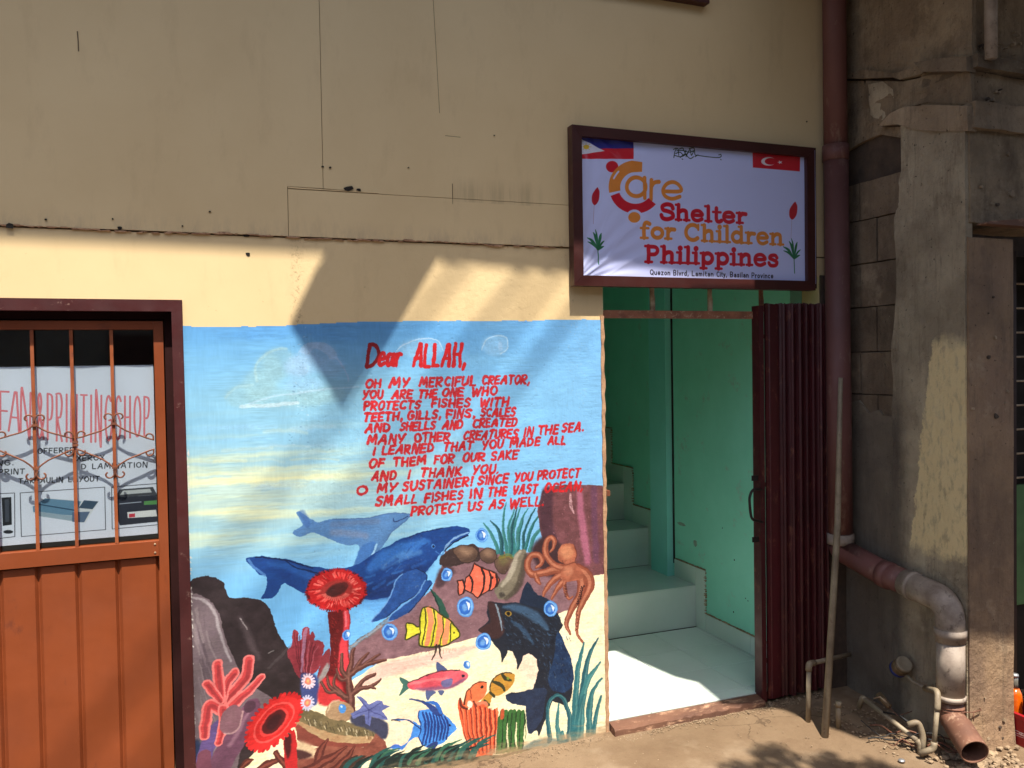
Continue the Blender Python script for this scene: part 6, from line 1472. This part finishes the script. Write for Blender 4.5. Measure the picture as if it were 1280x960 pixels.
o = obj('rubble', rubble, MT['pebble'], None); tag(o, 'loose broken mortar and pebbles around the open drain mouth', 'rubble', None, 'stuff')
gv = bmesh.new()
for k in range(620):
    u = rr2.random(); x = 1.66+u*.95; y = -.058-abs(rr2.gauss(0, .022))
    stone(gv, x, y, gz(x, y)-.002, rr2.uniform(.001, .0035)*(1.6 if rr2.random() < .1 else 1), rr2)
for k in range(260):
    x = rr2.uniform(.9, 1.66); y = -.01-abs(rr2.gauss(0, .03)); stone(gv, x, y, gz(x, y)-.002, rr2.uniform(.001, .003), rr2)
for k in range(260):
    x = rr2.uniform(1.2, 3.1); y = rr2.uniform(-.9, -.1); stone(gv, x, y, gz(x, y)-.003, rr2.uniform(.001, .004), rr2)
o = obj('gravel', gv, MT['pebble'], None); tag(o, 'fine grit gathered along the foot of the wall and sill', 'gravel', None, 'stuff')
# thin leaning conduit
tp = thing('thin_pipe', 'thin grey pipe leaning from the ground against the drain pipe', 'pipe', (2.50, -.37, -.02))
b0 = Vector((2.500, -.372, -.03)); t0 = wl(1047, 655, -.155); t1 = wl(1055, 250, -.12)
obj('rod', tube([b0, t0, t0.lerp(t1, .2), t0.lerp(t1, .45)], [.0155, .0148, .012, .010], 16), MT['pvc'], tp, True)
sp = thing('stub_pipe', 'short grey pipe rising beside the gate and elbowing toward the wall', 'pipe', (2.5, -.25, 0))
e0 = wl(1010, 902, -.235); e1 = wl(1011, 830, -.235); e2 = wl(1062, 818, -.07)
e0.z = -.03
obj('pipe_run', tube([e0, (e1.x, e1.y, e1.z-.02)], .0105, 14), MT['pvc'], sp, True); obj('elbow', tube(bend([(e1.x, e1.y, e1.z-.03), e1, e1.lerp(e2, .12)], .014, 6), .0140, 14), MT['pvc'], sp, True); obj('pipe_run', tube([e1.lerp(e2, .08), e2], .0105, 14), MT['pvc'], sp, True)
sh = thing('pipe_stump', 'short capped pipe stump standing behind the leaning pipe', 'pipe', (2.6, -.3, 0))
g0 = wl(1048, 905, -.33); obj('pipe_run', tube([(g0.x, -.33, -.03), (g0.x, -.33, .085)], .011, 14), MT['pvc'], sh, True); obj('cap', tube([(g0.x, -.33, .070), (g0.x, -.33, .094)], .0135, 14), MT['pvc'], sh, True)
# water meter and its plumbing
wm = thing('water_meter', 'grimy water meter with blue lid on thin elbowed pipes beside the drain', 'water meter', (2.8, -.5, 0))
def P3(x, y, Y): return wl(x, y, Y)
mt_ = P3(1128, 832, -.42)
def disc(center, axis_, prof, m, name):
    return obj(name, turn(lathe(prof, 22), Matrix.Translation(center) @ axis_.to_track_quat('Z', 'Y').to_matrix().to_4x4()), m, wm, True)
axm = Vector((-.15, -.75, .65)).normalized()
disc(mt_-axm*.03, axm, [(.026, -.02), (.036, -.005), (.038, .02), (.034, .03), (.030, .034)], MT['brass'], 'meter_body')
disc(mt_+axm*.008, axm, [(.030, 0), (.036, .002), (.036, .012), (.030, .016), (.026, .014)], MT['pvc'], 'meter_lid')
disc(mt_-axm*.036, axm, [(.03, -.014), (.038, -.01), (.038, .004), (.03, .008)], MT['meter_blue'], 'meter_ring')
q1 = P3(1142, 853, -.45); q2 = P3(1163, 864, -.60); q3 = P3(1172, 880, -.68); q4 = P3(1167, 936, -.69)
obj('pipe_run', tube([mt_-axm*.03, q1, q2], .0085, 12), MT['pvc'], wm, True); obj('elbow', tube(bend([q1.lerp(q2, .7), P3(1172, 864, -.66), q3, q3.lerp(q4, .15)], .02, 6), .0125, 14), MT['pvc'], wm, True)
obj('pipe_run', tube([q3, q4], .0098, 14), MT['pvc'], wm, True); obj('elbow', tube(bend([q3.lerp(q4, .85), q4, P3(1150, 942, -.66)], .02, 6), .0128, 14), MT['pvc'], wm, True)
obj('wing_nut', turn(box(-.010, .010, -.003, .003, -.004, .004), Matrix.Translation(P3(1164, 859, -.55))), MT['brass'], wm)
obj('wing_nut', turn(box(-.012, .012, -.003, .003, -.004, .004), Matrix.Translation(P3(1160, 930, -.62))), MT['brass'], wm)
r0_ = P3(1078, 872, -.30); r1_ = P3(1146, 925, -.62); r2_ = P3(1152, 946, -.64)
obj('pipe_run', tube([r0_, r1_], .0098, 14), MT['pvc'], wm, True); obj('elbow', tube(bend([r0_.lerp(r1_, .05), r0_, r0_+Vector((.0, .02, -.05))], .02, 5), .012, 12), MT['pvc'], wm, True)
obj('elbow', tube(bend([P3(1135, 906, -.60), P3(1148, 902, -.62), P3(1154, 920, -.635), r2_], .02, 6), .0125, 14), MT['pvc'], wm, True)
obj('elbow', tube(bend([r1_, P3(1150, 930, -.63), r2_+Vector((0,0,-.02))], .015, 5), .0125, 14), MT['pvc'], wm, True)
bm = bmesh.new(); rv = random.Random(31)
obj('valve', tube([P3(1098, 868, -.40), P3(1112, 884, -.46)], [.016, .012], 10), MT['brass'], wm, True)
obj('valve_handle', tube([P3(1092, 873, -.40), P3(1100, 871, -.42), P3(1108, 878, -.45)], .003, 6), MT['pale_metal'], wm, True)
obj('loose_wire', tube(bend([P3(1108, 880, -.45), P3(1122, 895, -.5), P3(1132, 892, -.5), P3(1140, 889, -.5)], .01, 5), .0016, 5), MT['wire'], wm, True)
obj('loose_wire', tube(bend([P3(1104, 890, -.44), P3(1124, 894, -.5), P3(1140, 906, -.56)], .01, 5), .004, 6), MT['cable'], wm, True)
rl = random.Random(44)
for k in range(5):      # slack wires and a strip of hose lying among the pipes
    x0_, y0_ = 2.66+rl.uniform(-.05,.1), -.42-rl.uniform(0,.2); pts = []
    for j in range(9): pts.append((x0_+.05*j*.6+rl.uniform(-.02,.02), y0_-.028*j+rl.uniform(-.015,.015), gz(x0_, y0_)+.008+abs(rl.gauss(0,.022))))
    obj('loose_wire', tube([tuple(q) for q in smooth_pts(np.array(pts), 3, False)], .0022+.0012*(k % 3), 5), MT['cable'] if k % 2 else MT['wire'], wm, True)
cpn = thing('bottle_cap', 'lost metal bottle cap lying beside the water pipes', 'bottle cap', (0, 0, 0)); v = P3(1127, 930, -.66); cpn.location = (v.x, v.y, gz(v.x, v.y)+.004)
obj('cap', lathe([(.013, 0), (.0135, .004), (.011, .007), (.004, .008)], 16), MT['cap'], None, True).parent = cpn

# ------------------------------------------------------------------ drinks crate and bottles
CX, CY, CZ_ = 3.212, -.81, -.05
ct = thing('drinks_crate', 'red plastic drinks crate with white script lettering behind the pillar', 'crate', (CX, CY, CZ_))
cw, cl, ch = .30, .38, .135
for nm, b in (('side', (0, .010, -cl/2, cl/2, 0, ch)), ('side', (cw-.01, cw, -cl/2, cl/2, 0, ch)), ('end', (.0105, cw-.0105, -cl/2, -cl/2+.01, 0, ch)), ('end', (.0105, cw-.0105, cl/2-.01, cl/2, 0, ch)), ('floor_panel', (.0105, cw-.0105, -cl/2+.0105, cl/2-.0105, 0, .012))):
    o = obj(nm, box(*b), MT['crate'], None, bevel=.002); o.parent = ct
o = obj('rim', box(-.004, .014, -cl/2-.003, cl/2+.003, ch-.014, ch+.004), MT['crate'], None, bevel=.002); o.parent = ct
vl = [(-.0012, y, z) for y, z in ((-cl/2+.01, .004), (cl/2-.01, .004), (cl/2-.01, ch-.016), (-cl/2+.01, ch-.016))]
me = bpy.data.meshes.new('script'); me.from_pydata(vl, [], [(0, 3, 2, 1)]); ul = me.uv_layers.new(name='UVMap')
UVC = {0: (0, 0), 1: (1, 0), 2: (1, 1), 3: (0, 1)}
for lp in me.loops: ul.data[lp.index].uv = UVC[lp.vertex_index]
o = link('script_lettering', me, MT['crate_print']); o.parent = ct
def make_bottle(mat_body, h=.24):
    t = thing('drink_bottle', 'x', 'bottle', (0, 0, 0), 'bottles standing in the red crate')
    k = h/.24
    for nm, pr, m in (('body', [(.024, 0), (.029, .004), (.030, .06), (.028, .10), (.030, .13), (.027, .155), (.016, .180)], mat_body), ('neck', [(.016, .1801), (.0125, .20), (.0125, .228)], MT['neck']), ('cap', [(.0145, .2282), (.0150, .234), (.0135, .240), (.006, .2405)], MT['cap'])):
        o = obj(nm, lathe([(r*1.0, z*k) for r, z in pr], 20), m, None, True); o.parent = t
    return t
b_or = make_bottle(MT['drink']); b_dk = make_bottle(MT['cable'])
labs = ['orange drink bottle nearest the wall corner in the red crate', 'second orange drink bottle along the row in the red crate', 'third orange drink bottle along the row in the red crate', 'orange drink bottle at the street end of the red crate']
i_ = 0
for row in range(2):
    for k in range(4):
        x = CX+.045+row*.10; y = CY+cl/2-.05-k*.092; src = b_or if row == 0 else b_dk
        o = src if k == 0 else copy_tree(src); o.location = (x, y, CZ_+.0125+.035)
        o['label'] = labs[k] if row == 0 else ['dark drink bottle at the wall end, behind the orange row', 'second dark drink bottle behind the orange row', 'third dark drink bottle behind the orange row', 'dark drink bottle at the street end, behind the orange row'][k]

# ------------------------------------------------------------------ overhead cables and an added unseen tree whose shadows reach the picture
CL = ['lowest of the black power cables crossing above the street', 'thin power cable beside the lowest one', 'thick power cable in the middle of the bundle', 'highest thin power cable over the street']
for k, (px_, zz, rad_) in enumerate((((219, 763), 9.0, .014), ((480, 560), 8.0, .012), ((585, 480), 8.4, .010), ((690, 425), 7.8, .011))):
    v = wl(*px_); t = (zz-v.z)/(-SUN.z); q = v-SUN*t; d = Vector((1, .50, 0)).normalized()
    a = q-d*16; b = q+d*16
    pts = [a.lerp(b, u) for u in np.linspace(0, 1, 9)]
    o = obj('power_cable', tube(pts, rad_, 6), MT['cable'], None, True); tag(o, CL[k], 'cable', 'overhead power cables')
# the far side of the street
ob = thing('opposite_house', 'plain grey house row on the far side of the street', 'house', (0, -9.5, 0))
obj('wall', box(-14, 18, -10, -9.5, -.3, 6.2), MT['house_grey'], ob)
obj('roof', box(-14.3, 18.3, -14, -9.0, 6.21, 6.32), MT['roof'], ob)
for k in range(9):
    x = -13+k*3.4
    obj('window', box(x, x+1.3, -9.499, -9.45, 3.6, 4.9), MT['gap'], ob); obj('door', box(x+1.7, x+2.7, -9.499, -9.45, -.05, 2.1), MT['maroon'], ob)
    obj('window_frame', box(x-.05, x+1.35, -9.46, -9.42, 3.52, 3.6), MT['cement_edge'], ob)
rd = obj('road', box(-60, 60, -8.6, -1.32, -.2, -.035), MT['asphalt']); tag(rd, 'grey asphalt road behind the viewer', None, None, 'structure')
tr = thing('shadow_tree', 'unseen roadside tree added to cast leafy shade on the pavement', 'tree', (4.6, -4.6, 0))
obj('trunk', tube([(4.6, -4.6, -.2), (4.55, -4.5, 1.6), (4.3, -4.2, 3.0), (3.7, -3.7, 4.0), (2.9, -3.2, 4.5)], [.16, .13, .10, .06, .03], 10), MT['bark'], tr, True)
bm = bmesh.new(); rt_ = random.Random(17)
def leafat(p, s_):
    q = Quaternion((rt_.gauss(0,1), rt_.gauss(0,1), rt_.gauss(0,1), rt_.gauss(0,1))).normalized()
    vs = [bm.verts.new(p+q @ Vector(c_)*s_) for c_ in ((-1,0,0),(0,-.45,.1),(1,0,0),(0,.45,.1))]; bm.faces.new(vs)
ctr = []
for gx, gy, gr_ in ((2.0,-.50,.10),(2.2,-.44,.11),(2.36,-.58,.11),(2.5,-.70,.10),(1.9,-.66,.14),(2.1,-.72,.2),(2.35,-.85,.2),(2.6,-.95,.2),(2.0,-1.0,.25),(2.45,-1.15,.25),(2.9,-1.2,.2)):
    t = (4.4-0)/(-SUN.z); c0_ = Vector((gx, gy, 0))-SUN*t; ctr.append((c0_, gr_))  # crown clumps set back up the sunlight to throw the ground shadow
for c0_, gr_ in ctr:
    for k in range(int(9000*gr_*gr_)+60): 
        p = Vector((rt_.gauss(0,1), rt_.gauss(0,1), rt_.gauss(0,1))).normalized()*gr_*rt_.random()**.4; leafat(c0_+p, rt_.uniform(.02, .04))
for k in range(2600):
    p = Vector((rt_.gauss(0,1), rt_.gauss(0,1), rt_.gauss(0,.6))).normalized()*rt_.random()**.4*1.2; leafat(Vector((4.4, -4.4, 4.6))+p, rt_.uniform(.04, .08))
o = obj('crown', bm, MT['leaf'], tr)
